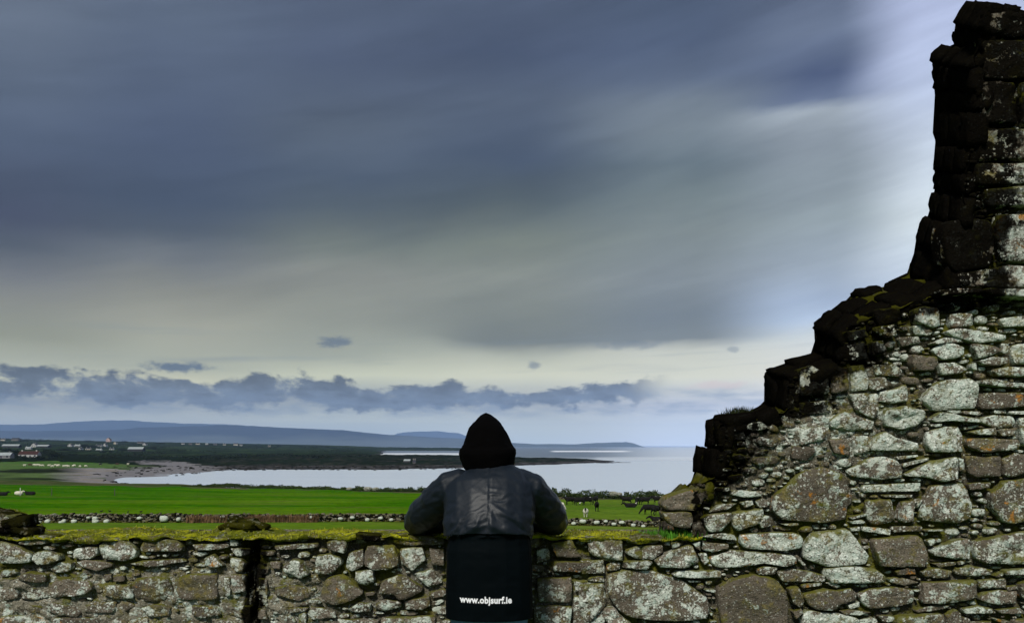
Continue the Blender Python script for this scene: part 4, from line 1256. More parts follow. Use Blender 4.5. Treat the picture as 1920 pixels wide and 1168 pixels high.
bodyc = [
 [(PX, 3.67, .86, .15, .11), (PX, 3.68, 1.0, .145, .10), (PX, 3.72, 1.15, .15, .10), (PX, 3.77, 1.28, .16, .09), (PX - .003, 3.80, 1.345, .12, .07)],
 [(HX, 3.81, 1.33, .055), (HX, 3.85, 1.42, .052)],
 [(PX - .16, 3.79, 1.30, .055), (-.36, 3.86, 1.235, .045), (-.465, 4.01, 1.115, .040), (-.35, 4.12, 1.11, .036), (-.215, 4.235, 1.098, .024)],
 [(PX + .16, 3.79, 1.30, .055), (.13, 3.86, 1.235, .045), (.20, 4.01, 1.115, .040), (.10, 4.12, 1.11, .036), (.0, 4.235, 1.098, .024)]] + fing
hc = (HX, 3.875, 1.49)
head = [ellipsoid(hc, (.074, .094, .108)), ellipsoid((HX, 3.905, 1.445), (.056, .066, .060)),
        ellipsoid((HX, 3.974, 1.478), (.012, .017, .026)), ellipsoid((HX, 3.966, 1.508), (.045, .014, .010)),
        ellipsoid((HX, 3.955, 1.407), (.022, .020, .016)), ellipsoid((HX, 3.962, 1.440), (.024, .012, .006)), ellipsoid((HX, 3.960, 1.430), (.020, .011, .006)),
        ellipsoid((HX - .076, 3.875, 1.482), (.010, .018, .032)), ellipsoid((HX + .076, 3.875, 1.482), (.010, .018, .032))]
skin_m = simple('skin', (.42, .25, .18), .55, .3, .06, 20)
bm_ = tubes_mesh(bodyc, 'body', .0055, 2, head); to_person(bm_)
finish(bm_, skin_m, 'body', person)
eye_w = simple('eye_white', (.6, .6, .58), .2, .5, .02); eye_d = simple('iris', (.03, .02, .015), .2, .5, .02)
for sx in (-1, 1):
    v, f = ellipsoid((HX + sx * .031 - PX, 3.957 - PY0, 1.492 - PG), (.013, .011, .009), 8); e = mesh_obj('eye', v, f, eye_w, person)
    v, f = ellipsoid((HX + sx * .031 - PX, 3.9675 - PY0, 1.492 - PG), (.0055, .002, .0055), 6); mesh_obj('iris', v, f, eye_d, e)
hair_m = simple('dark_hair', (.02, .014, .01), .6, .3, .3, 60)
v, f = ellipsoid((HX - PX, 3.865 - PY0, 1.508 - PG), (.081, .092, .103), 16)
v = np.array(v); keepf = [q_ for q_ in f if np.mean([v[i][1] for i in q_]) < .272 - .0 * 1]
mesh_obj('hair', v, keepf, hair_m, person)

# jacket skin
jk = [
 [(PX, 3.655, .70, .200, .128), (PX, 3.655, .80, .199, .132), (PX, 3.66, .95, .197, .135), (PX, 3.668, 1.06, .195, .130), (PX, 3.675, 1.09, .200, .143), (PX, 3.69, 1.15, .205, .150), (PX, 3.725, 1.22, .212, .145), (PX, 3.765, 1.29, .215, .128), (PX, 3.79, 1.335, .195, .105), (HX + .005, 3.81, 1.375, .13, .085), (HX, 3.82, 1.40, .085, .075)],
 [(PX - .130, 3.79, 1.315, .080), (-.283, 3.79, 1.303, .080), (-.365, 3.86, 1.232, .080), (-.437, 3.95, 1.160, .078), (-.478, 4.02, 1.120, .068), (-.42, 4.08, 1.114, .062), (-.33, 4.14, 1.108, .052), (-.235, 4.215, 1.102, .042)],
 [(PX + .130, 3.79, 1.315, .080), (.078, 3.79, 1.300, .080), (.138, 3.86, 1.230, .080), (.186, 3.95, 1.160, .078), (.212, 4.02, 1.120, .068), (.165, 4.08, 1.114, .062), (.09, 4.14, 1.108, .052), (.015, 4.215, 1.102, .042)]]
jm = tubes_mesh(jk, 'jacket', .0065, 6)
co, no = mesh_np(jm)
x, y, z = co.T
# elliptical lofts pinch front to back: square the trunk up a little where it is seen
def ridge(n): return 1 - np.abs(n) * 2.2
torso = (np.abs(x - PX) < .235) & (y < 3.93)
tw = np.clip((.225 - np.abs(x - PX)) / .03, 0, 1) * (y < 3.95)
cx, czz = PX, 1.265
ang = np.arctan2(z - czz, np.abs(x - cx) + .012); rad = np.hypot(x - cx, z - czz)
warp = fbm(x / .07, z / .07, 0, 3, 201)
fan = ridge(fbm(ang * 2.3 + warp * .8 + np.sign(x - cx) * 3.0, rad / .2, np.sign(x - cx) * 2.0, 2, 203))
cross = ridge(fbm(x / .14 + .9 * warp, z / .045 + 1.0 * warp + (x - cx) * np.sign(x - cx) * 9, 0, 2, 207))
lowf = np.clip((1.24 - z) / .10, 0, 1)
upz = z > 1.09
amp = np.where(upz, .0085 * np.clip(rad / .05, 0, 1) * (.35 + .9 * lowf), .0)
d = amp * tw * (fan * .9 + cross * .45 * (1 - .4 * lowf))
# horizontal gathers by the back seam, slanting ruckles low on the back
d += np.where(upz, .0022 * tw * ridge(vnoise(z / .022 + np.abs(x - cx) * 7, np.sign(x - cx) * 5, 0, 211)) * np.exp(-(np.abs(x - cx) / .055) ** 2) * np.exp(-((z - 1.27) / .07) ** 2), 0)
d += np.where(upz, .0100 * tw * lowf * ridge(fbm((x - cx) / .075 + np.sign(x - cx) * (z - 1.09) / .06, (z - 1.09) / .12, 0, 2, 213)), 0)
d -= .0030 * np.exp(-((x - cx - .002) / .004) ** 2) * upz * (y < 3.8)
sleeve = 1 - tw
sl_ = ridge(fbm(x / .09, y / .09 + z / .09, z / .06, 3, 215))
d += sleeve * .0065 * sl_ * (y > 3.70)
d += np.where(~upz, tw * (.0022 * fbm(x / .12, z / .10, 0, 3, 217) + .0018 * ridge(fbm(x / .10, z / .05, 0, 2, 219))), 0)
co = co + no * d[:, None]
# hem flare and arch of the upper yoke
jm.vertices.foreach_set('co', co.ravel()); jm.update()
arch = lambda xx: 1.096 + .016 * (1 - ((xx - PX) / .2) ** 2) - .045 * np.clip((np.abs(xx - PX) - .16) / .05, 0, 1) ** 2
def split(me, above):
    bm = bmesh.new(); bm.from_mesh(me)
    for v_ in bm.verts: v_.co.z -= float(arch(v_.co.x)) if v_.co.y < 3.95 else 0.9
    bmesh.ops.bisect_plane(bm, geom=bm.verts[:] + bm.edges[:] + bm.faces[:], plane_co=(0, 0, 0), plane_no=(0, 0, 1), clear_inner=above, clear_outer=not above)
    for v_ in bm.verts: v_.co.z += float(arch(v_.co.x)) if v_.co.y < 3.95 else 0.9
    r = bpy.data.meshes.new('part'); bm.to_mesh(r); bm.free(); return r
upper = split(jm, True); lower = split(jm, False)
def cloth(name, col, rough, spec, sheen=0.0, wv=420):
    m, t, b, co_ = new_mat(name)
    n = noise(co_, 6, 4, .6); c_ = mixc(t, n, tuple(v * .75 for v in col), tuple(v * 1.3 for v in col))
    plug(t, c_, b.inputs['Base Color']); b.inputs['Roughness'].default_value = rough; b.inputs['Specular IOR Level'].default_value = spec
    bump(t, b, noise(co_, wv, 2, .5) * .4 + noise(co_, 38, 4, .6) * .8, .35, .004)
    return m
up_m = cloth('slate_nylon', (.0040, .0074, .0120), .48, .30); lo_m = cloth('navy_nylon', (.0007, .0022, .0030), .75, .05); hood_m = cloth('black_fleece', (.0012, .0011, .0011), .95, .03)
co, no = mesh_np(lower)
zl = co[:, 2]
inset = .009 * np.clip((zl - 1.03) / .05, 0, 1) + .0
# the lower panel hangs straight: flatten it towards a slab
w_ = np.clip((1.10 - zl) / .05, 0, 1)
co = co - no * inset[:, None]
sq = np.clip(1 - ((co[:, 0] - PX) / .2) ** 2, .06, 1)
co[:, 1] = np.where(co[:, 1] < 3.66, 3.66 - (3.66 - co[:, 1]) ** .8 * .13 ** .2 * 1.0, co[:, 1])
lower.vertices.foreach_set('co', co.ravel()); lower.update()
# cut the flat bottom open just above the hem
bm = bmesh.new(); bm.from_mesh(lower)
bmesh.ops.bisect_plane(bm, geom=bm.verts[:] + bm.edges[:] + bm.faces[:], plane_co=(PX, 3.66, .724), plane_no=(.0, 0, 1), clear_inner=True)
bm.to_mesh(lower); bm.free()
lowBVH = BVHTree.FromPolygons([v_.co.copy() for v_ in lower.vertices], [tuple(p_.vertices) for p_ in lower.polygons])
to_person(upper); to_person(lower)
jacket = finish(upper, up_m, 'jacket', person)
lowp = finish(lower, lo_m, 'lower_panel', jacket); lowp['label'] = 'plain black lower panel of the jacket'
for o_, th in ((jacket, .004), (lowp, .004)):
    md = o_.modifiers.new('thick', 'SOLIDIFY'); md.thickness = th; md.offset = -1
# piping along the yoke's edge
pts = []
jb = BVHTree.FromPolygons([v_.co.copy() for v_ in upper.vertices], [tuple(p_.vertices) for p_ in upper.polygons])
# hood
prof = [(1.362, .070), (1.375, .098), (1.395, .116), (1.42, .124), (1.445, .130), (1.464, .132), (1.482, .127), (1.494, .117), (1.51, .112), (1.528, .107), (1.56, .096), (1.590, .081), (1.610, .065), (1.626, .046), (1.637, .028), (1.643, .008)]
NA = 72; V = []; F = []
zz_ = np.linspace(0, 1, 54); pz = np.interp(zz_, np.linspace(0, 1, len(prof)), [p_[0] for p_ in prof]); pr = np.interp(zz_, np.linspace(0, 1, len(prof)), [p_[1] for p_ in prof])
for i in range(len(pz)):
    t0 = (pz[i] - 1.36) / .283
    for a in range(NA):
        th = a / NA * 2 * math.pi
        r_ = pr[i]; cxh = HX + .004 - .020 * max(0, t0 - .45) + (.006 * math.exp(-((pz[i] - 1.485) / .02) ** 2) * math.cos(th))
        ex = math.copysign(abs(math.cos(th)) ** .9, math.cos(th)); ey = math.copysign(abs(math.sin(th)) ** .9, math.sin(th))
        dep = r_ * (1.12 if ey < 0 else 1.22)
        zo = pz[i] + (.030 * (1 - abs(ey)) if i < 6 else 0) * (1 - i / 6) + (.014 if ey > 0 and i > 40 else 0) * ey
        V.append((cxh + r_ * ex, 3.845 + .02 * t0 + dep * ey, zo - .02 * (i == 0) * (ey < -.4)))
V = np.array(V)
ctr = np.array([HX, 3.85, 1.49]); dirn = V - ctr; dirn /= np.linalg.norm(dirn, axis=1, keepdims=True)
V = V + dirn * (.006 * fbm(V[:, 0] / .06, V[:, 1] / .06, V[:, 2] / .04, 3, 221) + .004 * ridge(fbm(V[:, 0] / .09, V[:, 1] / .09, V[:, 2] / .09, 2, 223)))[:, None]
for i in range(len(pz) - 1):
    for a in range(NA):
        b_ = (a + 1) % NA; q_ = (i * NA + a, i * NA + b_, (i + 1) * NA + b_, (i + 1) * NA + a)
        m_ = np.mean([V[k] for k in q_], axis=0)
        if m_[1] > 3.915 and 1.385 < m_[2] < 1.60 and abs(m_[0] - HX) < .085: continue
        F.append(q_)
F.append(tuple((len(pz) - 1) * NA + a for a in range(NA)))
V = V - np.array([PX, PY0, PG])
hood = mesh_obj('hood', V, F, hood_m, jacket); hood['label'] = 'black hood pulled up over the head'
md = hood.modifiers.new('thick', 'SOLIDIFY'); md.thickness = .009; md.offset = -1
# lettering printed on the panel
tcu = bpy.data.curves.new('lettering', 'FONT'); tcu.body = 'www.objsurf.ie'; tcu.size = .040; tcu.offset = .0017; tcu.space_character = 1.06; tcu.resolution_u = 4
to_ = bpy.data.objects.new('tmp', tcu); C.objects.link(to_)
dg = bpy.context.evaluated_depsgraph_get(); tm = bpy.data.meshes.new_from_object(to_.evaluated_get(dg)); bpy.data.objects.remove(to_)
bm = bmesh.new(); bm.from_mesh(tm)
xs_t = [v_.co.x for v_ in bm.verts]; x0t, x1t = min(xs_t), max(xs_t); kx = .2315 / (x1t - x0t)
bmesh.ops.subdivide_edges(bm, edges=[e_ for e_ in bm.edges if e_.calc_length() > .008], cuts=1)
bmesh.ops.triangulate(bm, faces=bm.faces[:])
for v_ in bm.verts:
    X_ = -.1165 + (v_.co.x - (x0t + x1t) / 2) * kx; Z_ = .8085 + v_.co.y * 1.0 - (X_ + .1165) * .012
    h_ = lowBVH.ray_cast(Vector((X_, 3.2, Z_)), Vector((0, 1, 0)))
    yy = h_[0].y if h_[0] else 3.53
    v_.co = Vector((X_, yy - .0016, Z_))
bm.to_mesh(tm); bm.free(); to_person(tm)
white_ink = simple('white_ink', (.85, .85, .87), .6, .3, .03)
tl = finish(tm, white_ink, 'lettering', jacket)
# jeans and shoes
jn = [[(PX, 3.655, .90, .15, .10), (PX, 3.655, .80, .165, .105)]]
for s_ in (-1, 1):
    jn.append([(PX + s_ * .085, 3.65, .84, .098), (PX + s_ * .09, 3.64, .62, .082), (PX + s_ * .095, 3.62, .46, .066), (PX + s_ * .10, 3.61, .28, .062), (PX + s_ * .105, 3.60, .10, .058), (PX + s_ * .105, 3.60, .07, .060)])
jm2 = tubes_mesh(jn, 'jeans', .010, 3)
co, no = mesh_np(jm2); co = co + no * (.005 * fbm(co[:, 0] / .08, co[:, 1] / .08, co[:, 2] / .04, 3, 231))[:, None]
co[:, 2] += PG * 0; jm2.vertices.foreach_set('co', co.ravel()); to_person(jm2)
finish(jm2, cloth('blue_denim', (.13, .24, .34), .9, .1), 'jeans', person)
sh_m = simple('brown_leather', (.05, .03, .02), .5, .4, .2, 30); so_m = simple('rubber', (.015, .015, .015), .8, .2, .2)
for s_ in (-1, 1):
    xx = PX + s_ * .108
    sm_ = tubes_mesh([[(xx, 3.57, .05 + PG, .040, .042), (xx, 3.65, .050 + PG, .044, .040), (xx, 3.74, .038 + PG, .047, .028), (xx, 3.80, .034 + PG, .036, .022)], [(xx, 3.595, .05 + PG, .045), (xx, 3.60, .12 + PG, .048)]], 'shoe', .008, 2)
    to_person(sm_); sh = finish(sm_, sh_m, 'shoe', person)
    v, f = ellipsoid((xx - PX, 3.675 - PY0, .012), (.048, .165, .016), 10); mesh_obj('sole', v, f, so_m, sh)

# ------------------------------------------------------------------ animals
def hit(px, py, lo, hi):
    D = np.geomspace(lo, hi, 1600); x = (px - 960) / 1500 * D
    z = ground_z(x, D)[0]; yy = 836 - (z - CZ) / D * 1500
    ok = np.nonzero(yy <= py)[0]
    d = D[ok[0]] if len(ok) else D[np.abs(yy - py).argmin()]
    return d
def quad(name, kind, pose, k):
    L = {}
    if kind == 'cow':
        tr = [(-.80, 0, 1.02, .20, .24), (-.60, 0, 1.02, .29, .33), (-.2, 0, .96, .34, .38), (.25, 0, .95, .34, .39), (.58, 0, .99, .29, .36), (.80, 0, 1.06, .20, .27)]
        if pose == 'graze': nk = [(.72, 0, 1.02, .17, .24), (1.0, 0, .78, .13, .18), (1.22, 0, .48, .11, .14)]; hd = [(1.22, 0, .48, .11), (1.36, 0, .28, .10), (1.44, 0, .10, .07)]
        else: nk = [(.72, 0, 1.10, .17, .24), (1.0, 0, 1.27, .13, .18), (1.18, 0, 1.36, .11, .13)]; hd = [(1.18, 0, 1.36, .12), (1.36, 0, 1.26, .10), (1.54, 0, 1.14, .075)]
        ch = [tr, nk, hd]
        e = Vector(hd[0][:3])
        for s_ in (-1, 1): ch.append([(e.x + .02, s_ * .09, e.z + .07, .03), (e.x - .02, s_ * .24, e.z + .08, .035)])
        if pose == 'lie':
            ch = [[(a, b_, c_ - .62, d_, e_) for a, b_, c_, d_, e_ in tr]] + [[(q_[0], q_[1], q_[2] - .62, *q_[3:]) for q_ in c2] for c2 in ch[1:]]
            for s_ in (-1, 1):
                ch.append([(.5, s_ * .18, .22, .12), (.85, s_ * .20, .10, .07), (.60, s_ * .24, .06, .05)]); ch.append([(-.6, s_ * .22, .28, .17), (-.25, s_ * .30, .14, .09), (-.6, s_ * .34, .06, .055)])
        else:
            for s_ in (-1, 1):
                o_ = .10 * s_
                ch.append([(.60, s_ * .17, .86, .13), (.60 + o_, s_ * .17, .50, .075), (.60 + o_ * 1.3, s_ * .17, .26, .05), (.62 + o_ * 1.3, s_ * .17, .05, .06)])
                ch.append([(-.66, s_ * .18, .88, .19), (-.56 - o_, s_ * .18, .66, .12), (-.76 - o_, s_ * .18, .44, .065), (-.70 - o_, s_ * .18, .22, .05), (-.68 - o_, s_ * .18, .05, .06)])
            ch.append([(-.86, 0, 1.20, .04), (-.97, 0, .98, .028), (-.96, 0, .55, .04)])
            ch.append([(-.35, 0, .60, .12), (-.45, 0, .55, .10)])
        vox = .045
    else:
        tr = [(-.42, 0, .58, .20, .22), (-.2, 0, .58, .25, .27), (.1, 0, .57, .25, .27), (.36, 0, .60, .20, .23)]
        if pose == 'graze': nk = [(.36, 0, .58, .14), (.55, 0, .36, .10)]; hd = [(.55, 0, .34, .08), (.64, 0, .20, .07), (.68, 0, .10, .05)]
        else: nk = [(.36, 0, .68, .14), (.50, 0, .84, .10)]; hd = [(.50, 0, .88, .085), (.62, 0, .84, .07), (.72, 0, .78, .05)]
        ch = [tr, nk, hd]
        e = Vector(hd[0][:3])
        for s_ in (-1, 1): ch.append([(e.x, s_ * .05, e.z + .03, .02), (e.x - .02, s_ * .14, e.z + .02, .022)])
        for s_ in (-1, 1):
            if pose == 'lie': continue
            ch.append([(.28, s_ * .12, .48, .08), (.28, s_ * .12, .24, .04), (.29, s_ * .12, .03, .035)]); ch.append([(-.34, s_ * .12, .50, .11), (-.30, s_ * .12, .34, .06), (-.38, s_ * .12, .22, .038), (-.35, s_ * .12, .03, .035)])
        if pose == 'lie': ch = [[(q_[0], q_[1], q_[2] - .32, *q_[3:]) for q_ in c2] for c2 in ch]
        vox = .03
    me = tubes_mesh(ch, name, vox, 2)
    co_, no_ = mesh_np(me)
    if kind == 'sheep':
        wl = (co_[:, 0] < .46) & (co_[:, 2] > .25 - .3 * (pose == 'lie'))
        co_ = co_ + no_ * (wl * .028 * (.6 + fbm(co_[:, 0] / .07, co_[:, 1] / .07, co_[:, 2] / .07, 2, 241)))[:, None]; me.vertices.foreach_set('co', co_.ravel())
    me.polygons.foreach_set('use_smooth', [True] * len(me.polygons))
    return me
def hide_mat(name, col, patch, th, tip=None, tipx=9.0):
    m, t, b, co_ = new_mat(name)
    n = noise(co_, 1.6, 3, .5); c_ = mixc(t, n.step(th, th + .03), col, patch)
    c_ = cscale(c_, noise(co_, 14, 4, .6) * .5 + .75)
    if tip is not None:
        xx, yy, z2 = sep(co_); c_ = mixc(t, xx.step(tipx, tipx + .04), c_, tip)
    plug(t, c_, b.inputs['Base Color']); b.inputs['Roughness'].default_value = .85; b.inputs['Specular IOR Level'].default_value = .15
    return m
blk = hide_mat('black_hide', (.008, .007, .006), (.010, .009, .008), .99); pied = hide_mat('pied_hide', (.008, .007, .006), (.62, .60, .55), .58)
brn = hide_mat('brown_hide', (.06, .03, .015), (.07, .035, .02), .9)
wool = hide_mat('fleece', (.58, .55, .44), (.50, .47, .38), .55, (.50, .47, .40), .52); wool_b = hide_mat('fleece_dark_face', (.60, .57, .46), (.52, .49, .40), .55, (.015, .013, .011), .50)
PM = {}
def animal(kind, pose, mat, px, py, ang, label, group, size=.92, lo=76, hi=200, D=None):
    key = (kind, pose)
    if key not in PM: PM[key] = quad(kind, kind, pose, 1)
    me = PM[key]
    km = (kind, pose, mat.name)
    if km not in PM:
        m2 = me.copy(); m2.materials.clear(); m2.materials.append(mat); PM[km] = m2
    D = D or hit(px, py, lo, hi); p_ = on(px, D)
    o_ = bpy.data.objects.new(kind, PM[km]); C.objects.link(o_)
    o_.location = (p_.x, p_.y, p_.z - .02); o_.rotation_euler = (0, 0, math.radians(ang)); o_.scale = (size,) * 3
    o_['label'] = label; o_['category'] = kind; o_['group'] = group
    return o_
G1 = 'cattle grazing in the field on the right'; G2 = 'sheep grazing in the field on the right'
for a_ in (
 ('stand', blk, 1069, 946, 200, 'black cow nearest the person\'s shoulder at the back of the right field'),
 ('stand', blk, 1087, 947, 10, 'black cow side on by the hedge, second from the person in the right field'),
 ('graze', pied, 1102, 946, 190, 'black and white cow with its head down between two black cows by the hedge'),
 ('stand', blk, 1117, 944, 70, 'black cow facing the hedge, tallest looking of the group nearest the person'),
 ('stand', blk, 1119, 958, 265, 'black cow standing end on below the group nearest the person'),
 ('stand', blk, 1175, 945, 160, 'black cow at the left end of the second group by the hedge'),
 ('lie', blk, 1183, 951, 180, 'black cow lying down in front of the second group by the hedge'),
 ('graze', pied, 1195, 946, 250, 'black and white cow in the middle of the second group by the hedge'),
 ('stand', blk, 1209, 946, 5, 'large black cow side on at the right of the second group by the hedge'),
 ('stand', pied, 1234, 944, 180, 'black and white cow by the hedge next to the ruin'),
 ('graze', blk, 1218, 964, 185, 'black cow grazing in mid field close to the ruin'),
 ('graze', blk, 1233, 966, 20, 'black cow grazing half hidden by the ruin, behind the mid field cow'),
 ('lie', blk, 1238, 980, 180, 'black cow lying right behind the field wall next to the ruin')):
    animal('cow', a_[0], a_[1], a_[2], a_[3], a_[4], a_[5], G1)
animal('sheep', 'graze', wool, 1049, 956, 0, 'cream sheep half hidden by the person\'s right arm', G2, 1.25)
animal('sheep', 'stand', wool_b, 1098, 969, 262, 'dark faced white sheep facing the camera in the middle of the right field', G2, 1.15)
animal('cow', 'lie', blk, 4, 929, 0, 'black cow lying at the left border of the big green field', 'cattle lying in the left of the big field')
animal('cow', 'lie', blk, 57, 928, 180, 'black cow lying in the left of the big field, beside the white sheep', 'cattle lying in the left of the big field')
animal('sheep', 'lie', wool, 36, 928, 0, 'white sheep lying between the two black cows in the left of the big field', 'sheep in the left of the big field', 1.3)
G3 = 'flock of sheep on the far pasture'
fx = [46, 64, 67, 72, 76, 80, 92, 98, 104, 108, 110, 120, 124, 128, 137, 140, 150, 161]
words = ['leftmost far white sheep, alone beside the dark cow on the far pasture', 'first far sheep right of the dark cow on the far pasture', 'second far sheep right of the dark cow on the far pasture', 'third far sheep right of the dark cow, in the middle of the left cluster',
 'fourth far sheep right of the dark cow on the far pasture', 'right end sheep of the left cluster on the far pasture', 'left end sheep of the middle cluster on the far pasture', 'second sheep of the middle cluster on the far pasture', 'third sheep of the middle cluster on the far pasture',
 'fourth sheep of the middle cluster on the far pasture', 'right end sheep of the middle cluster on the far pasture', 'left end sheep of the close row of three on the far pasture', 'middle sheep of the close row of three on the far pasture', 'right end sheep of the close row of three on the far pasture',
 'left sheep of the pair right of the row of three on the far pasture', 'right sheep of the pair right of the row of three on the far pasture', 'lone far sheep just right of the last pair on the far pasture', 'rightmost faint sheep of the flock on the far pasture']
for i, (fx_, lb) in enumerate(zip(fx, words)):
    animal('sheep', 'graze' if i % 3 else 'stand', wool, fx_, 873.5 + random.uniform(-1.2, 1.5) + (1.2 if fx_ > 85 else 0), random.choice((0, 180, 20, 200, 160)), lb, G3, 1.4, 380, 620)
animal('cow', 'graze', brn, 56, 873.5, 5, 'dark brown cow grazing left of the far flock', 'cattle on the far pasture', 1.0, 380, 620)
animal('cow', 'stand', pied, 188, 872.5, 0, 'pale and dark cow standing alone right of the far flock', 'cattle on the far pasture', 1.0, 380, 620)
animal('cow', 'graze', brn, 220, 872, 180, 'brown cow grazing on the dull ground near the bay', 'cattle on the far pasture', 1.0, 380, 620)
animal('sheep', 'stand', wool, 240, 871.5, 0, 'single white sheep beside the brown cow near the bay', 'sheep near the bay', 1.3, 380, 620)
# crows
def crow_mesh():
    v1, f1 = ellipsoid((0, 0, .16), (.15, .07, .075), 6); v2, f2 = ellipsoid((.15, 0, .24), (.05, .042, .045), 6)
    V = list(v1) + list(v2); F = list(f1) + [tuple(i + len(v1) for i in q_) for q_ in f2]
    k = len(V); V += [(.19, -.015, .245), (.19, .015, .245), (.26, 0, .235), (.19, 0, .225)]; F += [(k, k + 1, k + 2), (k + 1, k + 3, k + 2), (k + 3, k, k + 2)]
    k = len(V); V += [(-.1, -.05, .17), (-.1, .05, .17), (-.30, .04, .10), (-.30, -.04, .10), (-.1, 0, .20)]; F += [(k, k + 1, k + 2, k + 3), (k, k + 3, k + 4), (k + 1, k + 4, k + 2), (k + 4, k + 3, k + 2)]
    for s_ in (-1, 1):
        k = len(V); V += [(0, s_ * .03, .1), (.012, s_ * .03, .1), (.012, s_ * .03, 0), (0, s_ * .03 + .008, 0)]; F += [(k, k + 1, k + 2, k + 3)]
    me = bpy.data.meshes.new('crow'); me.from_pydata(V, [], F); me.materials.append(blk); return me
cm = crow_mesh()
for px_, py_, an, lb in ((190, 960.5, 20, 'leftmost of the four crows on the green field above the field wall'), (206, 960.5, 190, 'second crow from the left on the green field'), (240, 962, 100, 'third crow from the left on the green field'), (264, 961.5, 0, 'rightmost of the four crows on the green field')):
    D = hit(px_, py_, 76, 150); p_ = on(px_, D); o_ = bpy.data.objects.new('crow', cm); C.objects.link(o_); o_.location = p_; o_.rotation_euler.z = math.radians(an)
    o_['label'] = lb; o_['category'] = 'bird'; o_['group'] = 'crows on the grass'
# ------------------------------------------------------------------ field wall of loose stones
fw_path = [(px, 75 + .8 * math.sin(px / 90)) for px in range(-420, 1420, 2)]
fst = masonry_mat('field_stone')
def rock(cx, cy, cz, rx, ry, rz, seed, sub=1):
    bmr = ROCKS[seed % len(ROCKS)]
    a = (seed * 2.399) % 6.283; ca, sa_ = math.cos(a), math.sin(a)
    V = bmr[0] * np.array([rx, ry, rz])
    V = np.stack([V[:, 0], V[:, 1], V[:, 2]], 1)
    return V + np.array([cx, cy, cz]), bmr[1]
ROCKS = []
for i in range(10):
    bm = bmesh.new(); bmesh.ops.create_icosphere(bm, subdivisions=2, radius=1)
    V = np.array([v_.co[:] for v_ in bm.verts]); F = [tuple(v_.index for v_ in f_.verts) for f_ in bm.faces]; bm.free()
    V = np.sign(V) * np.abs(V) ** .75 * (1 + .28 * fbm(V[:, 0] + i * 7, V[:, 1], V[:, 2], 3, 300 + i))[:, None]
    ROCKS.append((V, F))
fw = thing('field_wall', 'long low drystone wall crossing the green field beyond the parapet', 'stone wall', tuple(on(600, 75)))
VV, FF, C1, C2 = [], [], [], []; off = 0; sd_ = 0
def top_h(px): return float(np.interp(px, [-400, 60, 200, 400, 650, 900, 1100, 1240, 1400], [.74, .72, .76, .76, .68, .62, .55, .50, .5]))
def wall_xy(px): D = 75 + .8 * math.sin(px / 90); return (px - 960) / 1500 * D, D
pale_n = 0
for px in np.arange(-420, 1420, 3.6):
    x_, y_ = wall_xy(px); g = gz(x_, y_); H = top_h(px)
    if 362 < px < 428 or 468 < px < 560: H *= .86
    h = 0.0
    while h < H:
        rx = random.uniform(.09, .20); rz = random.uniform(.06, .13)
        sd_ += 1
        xx = x_ + random.uniform(-.08, .08); zc_ = g + h + rz * .8
        pal = random.random()
        V, F = rock(xx, y_ - .16 + random.uniform(-.07, .07) + .25 * (h / H) * .3, zc_, rx, .2, rz, sd_)
        VV.append(V); FF += [tuple(i + off for i in f_) for f_ in F]; off += len(V)
        li = random.uniform(.02, .42); C1.append(np.tile([li, .15 if random.random() < .5 else .55, .2 if h > .1 else .6], (len(V), 1))); C2.append(np.tile([random.uniform(.0, .8), -.6, 0], (len(V), 1)))
        h += rz * 1.55
o = mesh_obj('wall_stones', np.concatenate(VV), FF, fst, cols=np.concatenate(C1), kind='stuff'); add_tone(o, np.concatenate(C2)); attach(o, fw)
V, F = [], []
cs = list(range(-420, 1421, 10))
for px in cs:
    x_, y_ = wall_xy(px); g = gz(x_, y_); H = top_h(px) * .82
    V += [(x_, y_ - .12, g - .2), (x_, y_ - .10, g + H), (x_, y_ + .25, g + H), (x_, y_ + .30, g - .2)]
for i in range(len(cs) - 1):
    for k in range(3): a = i * 4 + k; F.append((a, a + 4, a + 5, a + 1))
o = mesh_obj('wall_core', V, F, joint_mat, cols=np.tile([.1, .7, .4], (len(V), 1))); add_tone(o, np.tile([0, -.5, .2], (len(V), 1))); attach(o, fw)
for px, py, wpx, hpx in ((66, 975, 12, 11), (78, 979, 8, 6), (94, 977, 11, 8), (124, 977, 9, 8), (143, 977, 12, 8), (182, 972, 10, 9), (183, 977, 14, 8), (204, 977, 11, 8), (311, 972, 17, 13), (118, 979, 8, 6), (170, 970, 7, 5), (265, 971, 9, 6), (338, 973, 9, 8), (420, 969, 9, 6), (585, 970, 8, 6), (640, 972, 10, 6), (662, 970, 9, 6), (690, 974, 9, 7), (715, 971, 9, 6), (735, 974, 8, 6),
                         (1092, 977, 13, 8), (1075, 981, 9, 6), (1118, 979, 12, 7), (1186, 984, 9, 7), (1150, 982, 10, 6), (1165, 979, 11, 6), (1205, 986, 8, 5), (1135, 977, 8, 5)):
    x_, y_ = wall_xy(px); s_ = 75 / 1500
    V, F = rock(0, 0, 0, wpx / 2 * s_, .22, hpx / 2 * s_, int(px), 1); zc_ = CZ - (py - 836) / 1500 * (y_ - .3)
    V = V + np.array([x_, y_ - .34, zc_])
    o = mesh_obj('stone', V, F, fst, cols=np.tile([.95, 0, 0], (len(V), 1))); add_tone(o, np.tile([1, -1, 0], (len(V), 1))); attach(o, fw)
